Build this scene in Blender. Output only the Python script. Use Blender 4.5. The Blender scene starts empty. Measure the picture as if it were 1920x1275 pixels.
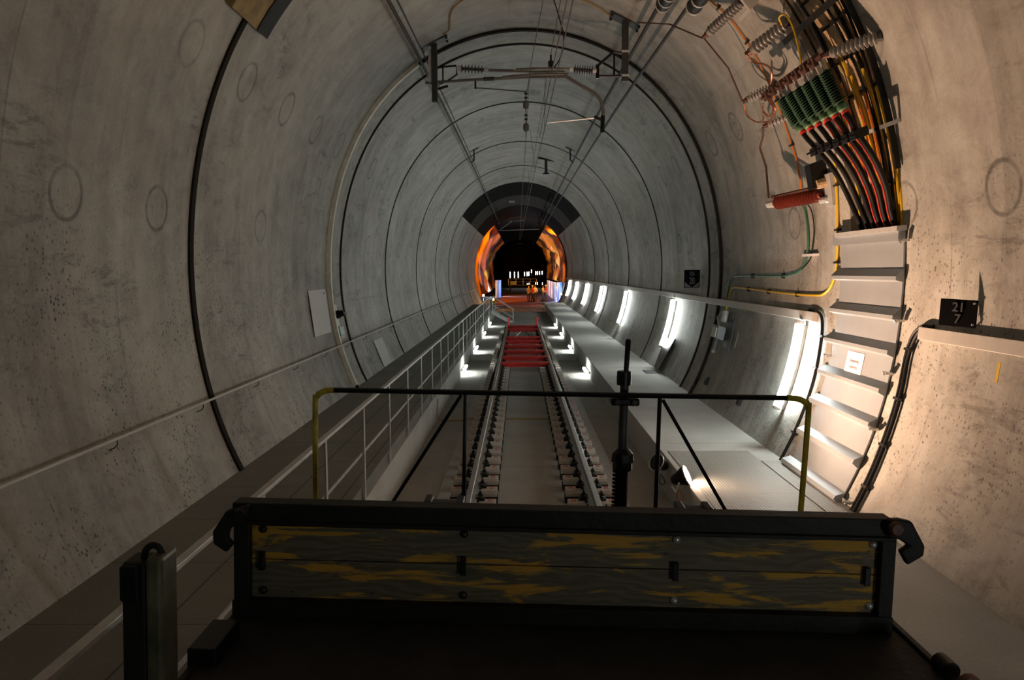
import bpy, bmesh, math, random
from mathutils import Vector, Matrix
R = math.radians
random.seed(7)
SC = bpy.context.scene
COL = SC.collection

# ------------------------------------------------------------------ camera
cam = bpy.data.cameras.new('camera')
cam.sensor_width = 36.0
cam.lens = 1510.0 * 36.0 / 1920.0
cam.clip_start = 0.05
cam.clip_end = 600
co = bpy.data.objects.new('camera', cam)
COL.objects.link(co)
co.matrix_world = (Matrix.Translation((0, 0, 2.70)) @ Matrix.Rotation(R(0.56), 4, 'Z')
                   @ Matrix.Rotation(R(90 - 4.88), 4, 'X') @ Matrix.Rotation(R(-0.28), 4, 'Z'))
SC.camera = co

# ------------------------------------------------------------------ world and exposure
w = bpy.data.worlds.new('world')
SC.world = w
w.use_nodes = True
w.node_tree.nodes['Background'].inputs[0].default_value = (0.9, 1.0, 0.95, 1)
w.node_tree.nodes['Background'].inputs[1].default_value = 0.02
SC.view_settings.view_transform = 'Standard'
SC.view_settings.look = 'None'
SC.view_settings.gamma = 1
SC.view_settings.use_curve_mapping = False
SC.view_settings.exposure = 0.85
SC.cycles.max_bounces = 10
SC.cycles.diffuse_bounces = 8
SC.cycles.sample_clamp_indirect = 6

TUBE = 39.0          # emission of the wall tubes
TROUGH = 30.0
FLOOD = 600.0        # watts of the flood lamp by the cable hatch
ORANGE = 7000.0

def spot(name, loc, target, power, color, size, blend=0.6, radius=0.05, parent=None):
    l = bpy.data.lights.new(name, 'SPOT')
    l.energy = power; l.color = color; l.spot_size = R(size); l.spot_blend = blend; l.shadow_soft_size = radius
    o = bpy.data.objects.new(name, l); COL.objects.link(o)
    o.location = loc
    o.rotation_euler = (Vector(target) - Vector(loc)).to_track_quat('-Z', 'Y').to_euler()
    if parent: o.parent = parent; o.matrix_parent_inverse = parent.matrix_world.inverted()
    return o
def point(name, loc, power, color, radius=0.1, parent=None):
    l = bpy.data.lights.new(name, 'POINT')
    l.energy = power; l.color = color; l.shadow_soft_size = radius
    o = bpy.data.objects.new(name, l); COL.objects.link(o)
    o.location = loc
    if parent: o.parent = parent
    return o

# ------------------------------------------------------------------ tunnel section
S = 1.12
XC, ZC = 0.099 * S, 2.70 + 0.084 * S
def prof(deg):
    p = R(abs(deg))
    return 4 * S * (1 + .079 * math.cos(2 * p) + .0034 * math.cos(3 * p) - .0028 * math.cos(4 * p))
def W(y, deg, off=0.0):
    """point on the lining: y along the tunnel, deg from the crown (right positive), off towards the axis"""
    r = prof(deg) - off
    return Vector((XC + r * math.sin(R(deg)), y, ZC + r * math.cos(R(deg))))
def wn(deg):
    return Vector((-math.sin(R(deg)), 0, -math.cos(R(deg))))

# ------------------------------------------------------------------ materials
def newmat(name):
    m = bpy.data.materials.new(name); m.use_nodes = True
    nt = m.node_tree
    return m, nt, nt.nodes['Principled BSDF']
class NG:
    def __init__(s, nt): s.nt = nt
    def n(s, t, **k):
        x = s.nt.nodes.new(t)
        for a, b in k.items(): setattr(x, a, b)
        return x
    def link(s, a, b): s.nt.links.new(a, b)
    def m(s, op, a, b=None, c=None, clamp=False):
        x = s.n('ShaderNodeMath', operation=op); x.use_clamp = clamp
        for i, v in enumerate((a, b, c)):
            if v is None: continue
            if isinstance(v, (int, float)): x.inputs[i].default_value = v
            else: s.link(v, x.inputs[i])
        return x.outputs[0]
    def noise(s, vec, scale, detail=3, rough=.55, dist=0):
        x = s.n('ShaderNodeTexNoise'); x.inputs['Scale'].default_value = scale
        x.inputs['Detail'].default_value = detail; x.inputs['Roughness'].default_value = rough
        x.inputs['Distortion'].default_value = dist
        if vec is not None: s.link(vec, x.inputs['Vector'])
        return x.outputs['Fac']
    def ramp(s, v, lo, hi, a=0., b=1.):
        x = s.n('ShaderNodeMapRange'); x.inputs[1].default_value = lo; x.inputs[2].default_value = hi
        x.inputs[3].default_value = a; x.inputs[4].default_value = b; s.link(v, x.inputs[0])
        return x.outputs[0]
    def mix(s, f, a, b, mode='MIX'):
        x = s.n('ShaderNodeMix', data_type='RGBA', blend_type=mode)
        for i, v in ((0, f), (6, a), (7, b)):
            if isinstance(v, (int, float)): x.inputs[i].default_value = v
            elif isinstance(v, tuple): x.inputs[i].default_value = (*v, 1)
            else: s.link(v, x.inputs[i])
        return x.outputs[2]
    def comb(s, x_, y_, z_):
        x = s.n('ShaderNodeCombineXYZ')
        for i, v in enumerate((x_, y_, z_)):
            if isinstance(v, (int, float)): x.inputs[i].default_value = v
            else: s.link(v, x.inputs[i])
        return x.outputs[0]

def simple(name, col, rough=.6, metal=0., var=.15, scale=8., bump=0.0, spec=None):
    m, nt, b = newmat(name); g = NG(nt)
    tc = g.n('ShaderNodeTexCoord').outputs['Object']
    f = g.noise(tc, scale, 4)
    f2 = g.ramp(f, .3, .7, 1 - var, 1 + var)
    v = g.n('ShaderNodeVectorMath', operation='SCALE'); v.inputs[0].default_value = col; g.link(f2, v.inputs['Scale'])
    g.link(v.outputs[0], b.inputs['Base Color'])
    b.inputs['Roughness'].default_value = rough; b.inputs['Metallic'].default_value = metal
    if spec is not None: b.inputs['Specular IOR Level'].default_value = spec
    if bump:
        bp = g.n('ShaderNodeBump'); bp.inputs['Strength'].default_value = bump; bp.inputs['Distance'].default_value = .01
        g.link(g.noise(tc, scale * 6, 4), bp.inputs['Height']); g.link(bp.outputs[0], b.inputs['Normal'])
    return m
def emis(name, col, strength):
    m, nt, b = newmat(name)
    b.inputs['Base Color'].default_value = (.8, .8, .8, 1)
    b.inputs['Emission Color'].default_value = (*col, 1); b.inputs['Emission Strength'].default_value = strength
    return m

def concrete_wall():
    m, nt, b = newmat('cast concrete lining'); g = NG(nt)
    pos = g.n('ShaderNodeNewGeometry').outputs['Position']
    sp = g.n('ShaderNodeSeparateXYZ'); g.link(pos, sp.inputs[0])
    x, y, z = sp.outputs
    dx = g.m('ABSOLUTE', g.m('SUBTRACT', x, XC)); sx = g.m('SUBTRACT', x, XC); dz = g.m('SUBTRACT', z, ZC)
    ph = g.m('ARCTAN2', sx, dz); aph = g.m('ABSOLUTE', ph)
    s = g.m('MULTIPLY', ph, 4.4)
    uv = g.comb(y, s, 0.0)
    big = g.noise(uv, .45, 4, .6, .4)
    streak = g.noise(g.comb(g.m('MULTIPLY', y, 3.2), g.m('MULTIPLY', s, .35), 3.), 1.0, 5, .65)
    mid = g.noise(uv, 2.4, 5, .7, .6)
    fine = g.noise(uv, 26, 3, .7)
    v = g.m('ADD', g.ramp(big, .3, .7, -.11, .10), g.ramp(streak, .25, .75, -.10, .08))
    v = g.m('ADD', v, g.ramp(mid, .3, .7, -.09, .08)); v = g.m('ADD', v, g.ramp(fine, .3, .7, -.035, .035))
    v = g.m('ADD', v, .42)
    # every 1.77 m of formwork has its own tone and a seam
    cell = g.m('FLOOR', g.m('DIVIDE', y, 3.54))
    wn_ = g.n('ShaderNodeTexWhiteNoise', noise_dimensions='1D'); g.link(cell, wn_.inputs['W'])
    v = g.m('ADD', v, g.ramp(wn_.outputs['Value'], 0, 1, -.035, .035))
    seamd = g.m('ABSOLUTE', g.m('SUBTRACT', g.m('FLOORED_MODULO', g.m('ADD', y, g.ramp(big, 0, 1, -.05, .05)), 1.77), .88))
    seam = g.m('MULTIPLY', g.ramp(seamd, 0, .02, 1, 0), g.ramp(g.noise(uv, .9, 3), .42, .6))
    v = g.m('MULTIPLY', v, g.m('SUBTRACT', 1.0, g.m('MULTIPLY', seam, .38)))
    # long joints at 48 degrees
    lj = g.ramp(g.m('ABSOLUTE', g.m('SUBTRACT', aph, R(47.9))), 0, .0012, 1, 0)
    v = g.m('MULTIPLY', v, g.m('SUBTRACT', 1.0, g.m('MULTIPLY', lj, .45)))
    # ring shaped form marks
    ym = g.m('SUBTRACT', g.m('FLOORED_MODULO', g.m('SUBTRACT', y, 8.87 - .885), 1.77), .885)
    yc = g.m('FLOOR', g.m('DIVIDE', g.m('SUBTRACT', y, 8.87 - .885), 1.77))
    tot = None
    for k, (deg, rad) in enumerate(((56.9, .25), (81.5, .25), (118.5, .17))):
        dd = g.m('SUBTRACT', g.m('MULTIPLY', aph, 4.4), R(deg) * 4.4)
        d = g.m('SQRT', g.m('ADD', g.m('MULTIPLY', ym, ym), g.m('MULTIPLY', dd, dd)))
        ww = g.n('ShaderNodeTexWhiteNoise', noise_dimensions='2D')
        g.link(g.comb(yc, k + 2.3, 0), ww.inputs['Vector'])
        pres = g.ramp(ww.outputs['Value'], .2, .5, .15, 1. if k < 2 else .4)
        rg = g.m('MULTIPLY', g.ramp(g.m('ABSOLUTE', g.m('SUBTRACT', d, rad)), .012, .034, 1, 0), pres)
        rg = g.m('MULTIPLY', rg, g.ramp(g.noise(uv, 3.1, 2), .3, .55, .25, 1.))
        tot = rg if tot is None else g.m('MAXIMUM', tot, rg)
    v = g.m('MULTIPLY', v, g.m('SUBTRACT', 1.0, g.m('MULTIPLY', tot, .55)))
    # smudges
    sm = g.noise(g.comb(g.m('MULTIPLY', y, 1.2), g.m('MULTIPLY', s, 4.5), 7.), 1.2, 6, .75, .25)
    smm = g.m('MULTIPLY', g.ramp(sm, .53, .62), g.ramp(g.noise(uv, .5, 2), .5, .62))
    v = g.m('MULTIPLY', v, g.m('SUBTRACT', 1.0, g.m('MULTIPLY', smm, .42)))
    # air pockets in the lower walls
    vo = g.n('ShaderNodeTexVoronoi'); vo.inputs['Scale'].default_value = 22.0
    g.link(g.comb(g.m('MULTIPLY', y, 1.25), s, 0.), vo.inputs['Vector'])
    sep = g.n('ShaderNodeSeparateColor'); g.link(vo.outputs['Color'], sep.inputs[0])
    th = g.m('MULTIPLY', g.m('POWER', sep.outputs[0], 1.35), .42)
    pit = g.m('LESS_THAN', vo.outputs['Distance'], th)
    pm = g.m('MULTIPLY', g.ramp(aph, R(68), R(95)), g.ramp(g.noise(uv, 1.1, 3), .36, .62))
    pit = g.m('MULTIPLY', pit, pm)
    v = g.m('MULTIPLY', v, g.m('SUBTRACT', 1.0, g.m('MULTIPLY', pit, .8)))
    tint = g.mix(g.ramp(mid, .35, .65), (1.0, .968, .875), (.97, .985, .92))
    # rusty bloom in places
    tint = g.mix(g.m('MULTIPLY', g.ramp(g.noise(uv, .33, 3), .55, .75), .35), tint, (1.0, .86, .72))
    sc = g.n('ShaderNodeVectorMath', operation='SCALE'); g.link(tint, sc.inputs[0]); g.link(v, sc.inputs['Scale'])
    g.link(sc.outputs[0], b.inputs['Base Color'])
    b.inputs['Roughness'].default_value = .62
    bp = g.n('ShaderNodeBump'); bp.inputs['Strength'].default_value = .25; bp.inputs['Distance'].default_value = .02
    g.link(g.m('SUBTRACT', g.m('ADD', g.m('MULTIPLY', mid, .6), g.m('MULTIPLY', fine, .15)), g.m('MULTIPLY', pit, .4)), bp.inputs['Height'])
    g.link(bp.outputs[0], b.inputs['Normal'])
    return m

def floor_concrete(name, base, jx=None, jy=None, tint=(1, .985, .93)):
    m, nt, b = newmat(name); g = NG(nt)
    pos = g.n('ShaderNodeNewGeometry').outputs['Position']
    sp = g.n('ShaderNodeSeparateXYZ'); g.link(pos, sp.inputs[0]); x, y, z = sp.outputs
    v = g.m('ADD', g.ramp(g.noise(pos, 1.1, 4), .3, .7, .88, 1.12), g.ramp(g.noise(pos, 30, 3, .7), .3, .7, -.08, .08))
    v = g.m('MULTIPLY', v, base)
    if jy:
        d = g.m('ABSOLUTE', g.m('SUBTRACT', g.m('FLOORED_MODULO', y, jy), jy / 2))
        v = g.m('MULTIPLY', v, g.ramp(d, .004, .012, .45, 1))
    if jx is not None:
        for q in jx:
            d = g.m('ABSOLUTE', g.m('SUBTRACT', x, q)); v = g.m('MULTIPLY', v, g.ramp(d, .005, .014, .4, 1))
    sc = g.n('ShaderNodeVectorMath', operation='SCALE'); sc.inputs[0].default_value = tint; g.link(v, sc.inputs['Scale'])
    g.link(sc.outputs[0], b.inputs['Base Color']); b.inputs['Roughness'].default_value = .8
    bp = g.n('ShaderNodeBump'); bp.inputs['Strength'].default_value = .3; bp.inputs['Distance'].default_value = .01
    g.link(g.noise(pos, 24, 4, .7), bp.inputs['Height']); g.link(bp.outputs[0], b.inputs['Normal'])
    return m

def plank_wood(name, wear=0.5):
    m, nt, b = newmat(name); g = NG(nt)
    tc = g.n('ShaderNodeTexCoord').outputs['Object']
    sp = g.n('ShaderNodeSeparateXYZ'); g.link(tc, sp.inputs[0]); x, y, z = sp.outputs
    gv = g.comb(g.m('MULTIPLY', x, .9), y, g.m('MULTIPLY', z, 12.))
    warp = g.noise(g.comb(g.m('MULTIPLY', x, 1.1), 0., g.m('MULTIPLY', z, 4.)), 1.4, 3)
    grain = g.m('SINE', g.m('ADD', g.m('MULTIPLY', z, 190.), g.m('MULTIPLY', warp, 55.)))
    grain = g.ramp(grain, -1, 1, 0, 1)
    fib = g.noise(g.comb(g.m('MULTIPLY', x, 3.), 0., g.m('MULTIPLY', z, 60.)), 1.5, 5, .7)
    basec = g.mix(fib, (.045, .036, .02), (.17, .14, .085))
    basec = g.mix(g.m('MULTIPLY', grain, .35), basec, (.24, .20, .13))
    paint = g.noise(g.comb(g.m('MULTIPLY', x, 1.7), 0., g.m('MULTIPLY', z, 11.)), 1.3, 5, .62, .6)
    pf = g.m('MULTIPLY', g.ramp(paint, wear, wear + .05), g.ramp(fib, .3, .5, .45, 1.))
    c = g.mix(pf, basec, (.55, .29, .03))
    nail = g.n('ShaderNodeTexVoronoi'); nail.inputs['Scale'].default_value = 5.; g.link(g.comb(x, 0., g.m('MULTIPLY', z, 1.4)), nail.inputs['Vector'])
    c = g.mix(g.m('MULTIPLY', g.m('LESS_THAN', nail.outputs['Distance'], .05), .7), c, (.02, .018, .015))
    g.link(c, b.inputs['Base Color']); b.inputs['Roughness'].default_value = .7
    bp = g.n('ShaderNodeBump'); bp.inputs['Strength'].default_value = .5; bp.inputs['Distance'].default_value = .004
    g.link(g.m('ADD', g.m('MULTIPLY', grain, .4), fib), bp.inputs['Height']); g.link(bp.outputs[0], b.inputs['Normal'])
    return m

def checker_plate():
    m, nt, b = newmat('ribbed cover plate'); g = NG(nt)
    pos = g.n('ShaderNodeNewGeometry').outputs['Position']
    sp = g.n('ShaderNodeSeparateXYZ'); g.link(pos, sp.inputs[0]); x, y, z = sp.outputs
    a = g.m('ABSOLUTE', g.m('SUBTRACT', g.m('FLOORED_MODULO', x, .036), .018))
    c = g.m('ABSOLUTE', g.m('SUBTRACT', g.m('FLOORED_MODULO', y, .036), .018))
    h = g.m('MULTIPLY', g.ramp(a, .003, .009, 0, 1), g.ramp(c, .003, .009, 0, 1))
    col = g.mix(h, (.25, .24, .215), (.42, .405, .37))
    col = g.mix(g.ramp(g.noise(pos, 2.0, 4), .35, .65, 0, .35), col, (.3, .28, .25))
    g.link(col, b.inputs['Base Color']); b.inputs['Roughness'].default_value = .6; b.inputs['Metallic'].default_value = .15
    bp = g.n('ShaderNodeBump'); bp.inputs['Strength'].default_value = .6; bp.inputs['Distance'].default_value = .006
    g.link(h, bp.inputs['Height']); g.link(bp.outputs[0], b.inputs['Normal'])
    return m

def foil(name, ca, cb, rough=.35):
    """sheet colour with lit folds and the shade between them painted in, running round the profile"""
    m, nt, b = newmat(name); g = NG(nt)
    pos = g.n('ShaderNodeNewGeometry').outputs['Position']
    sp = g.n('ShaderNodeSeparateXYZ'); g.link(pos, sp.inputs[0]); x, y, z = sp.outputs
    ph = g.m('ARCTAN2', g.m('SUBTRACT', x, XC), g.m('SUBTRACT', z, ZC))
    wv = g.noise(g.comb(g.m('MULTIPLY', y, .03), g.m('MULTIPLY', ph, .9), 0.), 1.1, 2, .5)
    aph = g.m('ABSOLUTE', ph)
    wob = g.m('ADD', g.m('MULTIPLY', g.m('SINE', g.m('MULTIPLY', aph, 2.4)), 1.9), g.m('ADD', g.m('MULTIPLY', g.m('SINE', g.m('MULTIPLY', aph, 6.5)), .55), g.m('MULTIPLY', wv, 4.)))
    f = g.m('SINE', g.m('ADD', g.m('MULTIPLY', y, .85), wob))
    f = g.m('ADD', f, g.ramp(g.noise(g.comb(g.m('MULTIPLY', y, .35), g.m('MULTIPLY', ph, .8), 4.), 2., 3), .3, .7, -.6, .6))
    g.link(g.mix(g.ramp(f, -.5, .35), cb, ca), b.inputs['Base Color']); b.inputs['Roughness'].default_value = rough  # bright streaks of lit folds and their black shade put into the base colour
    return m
def stripes(name, ca, cb, scale):
    m, nt, b = newmat(name); g = NG(nt)
    tc = g.n('ShaderNodeTexCoord').outputs['Object']
    sp = g.n('ShaderNodeSeparateXYZ'); g.link(tc, sp.inputs[0]); x, y, z = sp.outputs
    f = g.noise(g.comb(x, y, g.m('MULTIPLY', z, .12)), scale, 3)
    g.link(g.mix(g.ramp(f, .42, .58), ca, cb), b.inputs['Base Color']); b.inputs['Roughness'].default_value = .5
    return m

M = {}
M['wall'] = concrete_wall()
M['crown_dark'] = simple('bare dark crown', (.010, .010, .010), .9, 0, .35, 1.5, spec=.05)
M['crown_grey'] = simple('smoothed grey crown', (.07, .07, .068), .85, 0, .25, 1.5, spec=.15)
M['niche'] = simple('rough recess back', (.52, .37, .21), .9, 0, .45, 7., .6)
M['joint'] = simple('rubber joint', (.026, .023, .018), .8, spec=.1)
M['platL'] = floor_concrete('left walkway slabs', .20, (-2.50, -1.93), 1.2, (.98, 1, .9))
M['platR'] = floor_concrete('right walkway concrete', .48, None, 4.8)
M['floor'] = floor_concrete('trough concrete', .33, None, None)
M['slab'] = floor_concrete('track slab concrete', .36, None, 5.0)
M['side'] = floor_concrete('walkway face concrete', .5, None, 3.6)
M['farfloor'] = simple('far invert', (.10, .075, .065), .6, 0, .3, .8)
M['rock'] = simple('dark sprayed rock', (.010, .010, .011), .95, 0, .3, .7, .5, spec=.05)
M['deck'] = simple('red brown boards', (.30, .10, .075), .6, 0, .35, 1.2)
M['step'] = simple('brown step boards', (.42, .26, .18), .7, 0, .3, 2.)
M['block'] = simple('cast sleeper block', (.50, .485, .45), .75, 0, .12, 14., .3)
M['rubber'] = simple('black boot rubber', (.012, .012, .012), .7)
M['red_mark'] = simple('red paint mark', (.40, .05, .035), .7)
M['rail_steel'] = simple('rail steel', (.40, .375, .34), .38, .75, .15, 6.)
M['clip'] = simple('dark spring steel', (.035, .033, .03), .42, .6)
M['red'] = simple('red painted steel', (.66, .03, .022), .45, 0, .25, 5.)
M['galv'] = simple('galvanised steel', (.60, .61, .61), .45, .3, .12, 9.)
M['alu'] = simple('bright aluminium', (.62, .62, .62), .35, .6, .08, 12.)
M['bright_tube'] = simple('bright handrail tube', (.80, .80, .78), .35, .1, .05)
M['steel_dark'] = simple('dark wagon steel', (.012, .0115, .010), .55, .1, .45, 6., .25, spec=.3)
M['steel_black'] = simple('black steel', (.010, .010, .011), .42, .5, .3, 8.)
M['pole_metal'] = simple('mast steel', (.055, .057, .055), .55, .4, .2, 8.)
M['wire'] = simple('overhead wire', (.07, .062, .05), .5, .5)
M['pipe_dark'] = simple('feeder line', (.035, .035, .033), .65, .1)
M['plank'] = plank_wood('worn painted plank', .52)
M['deckwood'] = simple('black wagon deck boards', (.015, .016, .015), .7, 0, .5, 5., .4)
M['yellow_paint'] = simple('worn yellow paint', (.42, .33, .02), .55, 0, .45, 12.)
M['ywood'] = simple('yellowed shuttering ply', (.27, .20, .075), .7, 0, .45, 5.)
M['yellow'] = simple('yellow cable sheath', (.75, .48, .02), .45, 0, .1)
M['orange'] = simple('orange cable sheath', (.70, .22, .02), .45, 0, .1)
M['orange_pale'] = simple('ochre cable sheath', (.42, .24, .05), .5, 0, .1)
M['green_c'] = simple('green cable sheath', (.04, .16, .10), .5)
M['black'] = simple('black cable sheath', (.009, .009, .009), .5, spec=.3)
M['redc'] = simple('red cable sheath', (.60, .05, .04), .4)
M['porcelain'] = simple('grey porcelain', (.34, .33, .32), .35, 0, .15)
M['dark_porcelain'] = simple('dark porcelain', (.07, .065, .06), .4)
M['arm'] = simple('weathered arm tube', (.17, .16, .145), .5, .3)
M['green_ins'] = simple('green silicone', (.035, .085, .05), .4, 0, .2)
M['red_ins'] = simple('red brown polymer', (.20, .035, .022), .4)
M['copper'] = simple('bright copper', (.65, .28, .16), .3, .9, .2)
M['rust'] = simple('brown oxidised bar', (.13, .065, .05), .55, .4, .3, 14.)
M['sheet'] = simple('grey painted sheet', (.31, .34, .365), .5, .1, .05, 3.)
M['duct'] = simple('pale trunking', (.55, .535, .50), .5, .1, .06)
M['paper'] = simple('white paper', (.80, .80, .84), .7, 0, .03)
M['ink'] = simple('grey ink', (.28, .28, .30), .8)
M['sign_black'] = simple('black sign plate', (.004, .004, .005), .7, spec=.1)
M['sign_grey'] = simple('grey lettering', (.20, .20, .21), .6)
M['cream'] = simple('cream plastic', (.74, .73, .64), .5)
M['teal'] = simple('teal case', (.12, .25, .24), .4)
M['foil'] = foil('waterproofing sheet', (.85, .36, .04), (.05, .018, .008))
M['foil_dark'] = foil('dark waterproofing sheet', (.05, .03, .02), (.03, .02, .015))
M['fence'] = stripes('blue white barrier sheet', (.30, .50, .95), (.75, .85, 1.0), 3.)
M['checker'] = checker_plate()
def _translucent(m, f=.6):
    nt = m.node_tree; b = nt.nodes['Principled BSDF']; out = nt.nodes['Material Output']
    t = nt.nodes.new('ShaderNodeBsdfTranslucent'); mx = nt.nodes.new('ShaderNodeMixShader'); mx.inputs[0].default_value = f
    nt.links.new(b.inputs['Base Color'].links[0].from_socket, t.inputs[0])
    nt.links.new(b.outputs[0], mx.inputs[1]); nt.links.new(t.outputs[0], mx.inputs[2]); nt.links.new(mx.outputs[0], out.inputs['Surface'])
_translucent(M['fence'])
M['skin'] = simple('skin', (.42, .26, .19), .6)
M['jeans'] = simple('blue jeans', (.06, .10, .28), .8)
M['dark_cloth'] = simple('dark trousers', (.025, .027, .035), .85)
M['red_cloth'] = simple('red hi vis jacket', (.60, .05, .04), .75)
M['khaki'] = simple('khaki jacket', (.16, .14, .07), .8)
M['white_cloth'] = simple('pale vest', (.65, .62, .60), .8)
M['helmet'] = simple('helmet shell', (.65, .55, .35), .4)
M['boot'] = simple('boots', (.02, .018, .015), .7)
M['tube'] = emis('lit tube glass', (.93, 1.0, .95), TUBE)
M['tube2'] = emis('lit trough tube glass', (.95, 1.0, .93), TROUGH)
M['tube_far'] = emis('lit distant tube glass', (1.0, 1.0, .93), 5.)
M['lens_warm'] = emis('lit flood lens', (1.0, .70, .50), 110.)
M['lens_orange'] = emis('lit orange lens', (1.0, .30, .03), 8.)
M['lens_white'] = emis('lit site lamp lens', (1.0, .85, .65), 18.)

# ------------------------------------------------------------------ mesh helpers
class MB:
    def __init__(s): s.bm = bmesh.new()
    def box(s, x0, x1, y0, y1, z0, z1, mat=None):
        c = Vector(((x0 + x1) / 2, (y0 + y1) / 2, (z0 + z1) / 2))
        m_ = Matrix.Translation(c) @ Matrix.Diagonal((abs(x1 - x0), abs(y1 - y0), abs(z1 - z0), 1))
        if mat is not None: m_ = mat @ m_
        bmesh.ops.create_cube(s.bm, size=1, matrix=m_); return s
    def quadbox(s, pts, n, t):
        """slab: pts is an ordered outline, thickened by t along n"""
        a = [s.bm.verts.new(p) for p in pts]; b = [s.bm.verts.new(Vector(p) + Vector(n) * t) for p in pts]
        k = len(pts)
        s.bm.faces.new(a); s.bm.faces.new(b[::-1])
        for i in range(k): s.bm.faces.new((a[i], b[i], b[(i + 1) % k], a[(i + 1) % k]))
        return s
    def loft(s, rings, cap=True, closed=True):
        vs = [[s.bm.verts.new(p) for p in r] for r in rings]
        k = len(rings[0])
        for a, b in zip(vs, vs[1:]):
            for i in range(k if closed else k - 1):
                s.bm.faces.new((a[i], a[(i + 1) % k], b[(i + 1) % k], b[i]))
        if cap and closed: s.bm.faces.new(vs[0][::-1]); s.bm.faces.new(vs[-1])
        return s
    def tube(s, pts, r, seg=8, cap=True):
        pts = [Vector(p) for p in pts]; rings = []; n = len(pts)
        rr = r if isinstance(r, (list, tuple)) else [r] * n
        up = None
        for i in range(n):
            t = (pts[min(i + 1, n - 1)] - pts[max(i - 1, 0)]).normalized()
            if up is None:
                up = Vector((0, 0, 1)) if abs(t.z) < .9 else Vector((1, 0, 0))
            a = t.cross(up)
            if a.length < 1e-5: a = t.cross(Vector((0, 1, 0)))
            a.normalize(); b = t.cross(a).normalized(); up = -b if up.dot(-b) > 0 else b
            a = t.cross(up).normalized(); b = t.cross(a)
            rings.append([pts[i] + (a * math.cos(q) + b * math.sin(q)) * rr[i] for q in [2 * math.pi * k / seg for k in range(seg)]])
        return s.loft(rings, cap)
    def lathe(s, a, b, prof_, seg=12):
        """prof_: list of (t 0..1 along a->b, radius)"""
        a = Vector(a); b = Vector(b); d = (b - a)
        u = d.normalized(); x = u.orthogonal().normalized(); y = u.cross(x)
        return s.loft([[a + d * t + (x * math.cos(q) + y * math.sin(q)) * max(r, 1e-4) for q in [2 * math.pi * k / seg for k in range(seg)]] for t, r in prof_])
    def build(s, name, mat, parent=None, smooth=False, bevel=0):
        bmesh.ops.recalc_face_normals(s.bm, faces=s.bm.faces)
        me = bpy.data.meshes.new(name); s.bm.to_mesh(me); s.bm.free()
        me.materials.append(M[mat] if isinstance(mat, str) else mat)
        o = bpy.data.objects.new(name, me); COL.objects.link(o)
        if smooth:
            for p in me.polygons: p.use_smooth = True
            try: me.set_sharp_from_angle(angle=R(40))
            except Exception: pass
        if bevel:
            bv = o.modifiers.new('bevel', 'BEVEL'); bv.width = bevel; bv.segments = 2; bv.limit_method = 'ANGLE'
        if parent: o.parent = parent
        return o
def tag(o, label, cat, group=None, kind=None):
    o['label'] = label; o['category'] = cat
    if group: o['group'] = group
    if kind: o['kind'] = kind
    return o
def thing(name, label, cat, loc=(0, 0, 0), group=None):
    o = bpy.data.objects.new(name, None); COL.objects.link(o); o.location = loc
    o.empty_display_size = .1
    return tag(o, label, cat, group)
def struct(o): o['kind'] = 'structure'; return o
def smooth_pts(P, n=6):
    """Catmull-Rom through tuples of any length"""
    out = []
    for i in range(len(P) - 1):
        p0, p1, p2, p3 = P[max(i - 1, 0)], P[i], P[i + 1], P[min(i + 2, len(P) - 1)]
        for k in range(n):
            t = k / n
            out.append(tuple(.5 * (2 * b + (c - a) * t + (2 * a - 5 * b + 4 * c - d) * t * t + (-a + 3 * b - 3 * c + d) * t ** 3) for a, b, c, d in zip(p0, p1, p2, p3)))
    out.append(tuple(P[-1])); return out
def wpath(P, n=6): return [W(*p) for p in smooth_pts(P, n)]
def dup(root, dx=(0, 0, 0)):
    r = root.copy(); COL.objects.link(r); r.location = Vector(root.location) + Vector(dx)
    for ch in list(root.children):
        c = ch.copy(); COL.objects.link(c); c.parent = r
        for g_ in ch.children:
            d = g_.copy(); COL.objects.link(d); d.parent = c
    return r
def text_mesh(txt, size, mat, origin, right, up, parent, name='lettering', sx=1.0, thick=.002):
    c = bpy.data.curves.new(name, 'FONT'); c.body = txt; c.size = size; c.align_x = 'CENTER'; c.align_y = 'CENTER'; c.extrude = thick
    c.offset = size * .008
    t = bpy.data.objects.new(name, c); COL.objects.link(t)
    bpy.context.view_layer.update()
    me = bpy.data.meshes.new_from_object(t.evaluated_get(bpy.context.evaluated_depsgraph_get()))
    COL.objects.unlink(t); bpy.data.objects.remove(t)
    me.name = name
    r_ = Vector(right).normalized(); u = Vector(up).normalized(); n = r_.cross(u)
    mt = Matrix((( r_.x * sx, u.x, n.x, origin[0]), (r_.y * sx, u.y, n.y, origin[1]), (r_.z * sx, u.z, n.z, origin[2]), (0, 0, 0, 1)))
    me.transform(mt); me.materials.clear(); me.materials.append(M[mat])
    o = bpy.data.objects.new(name, me); COL.objects.link(o); o.parent = parent
    return o

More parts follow.
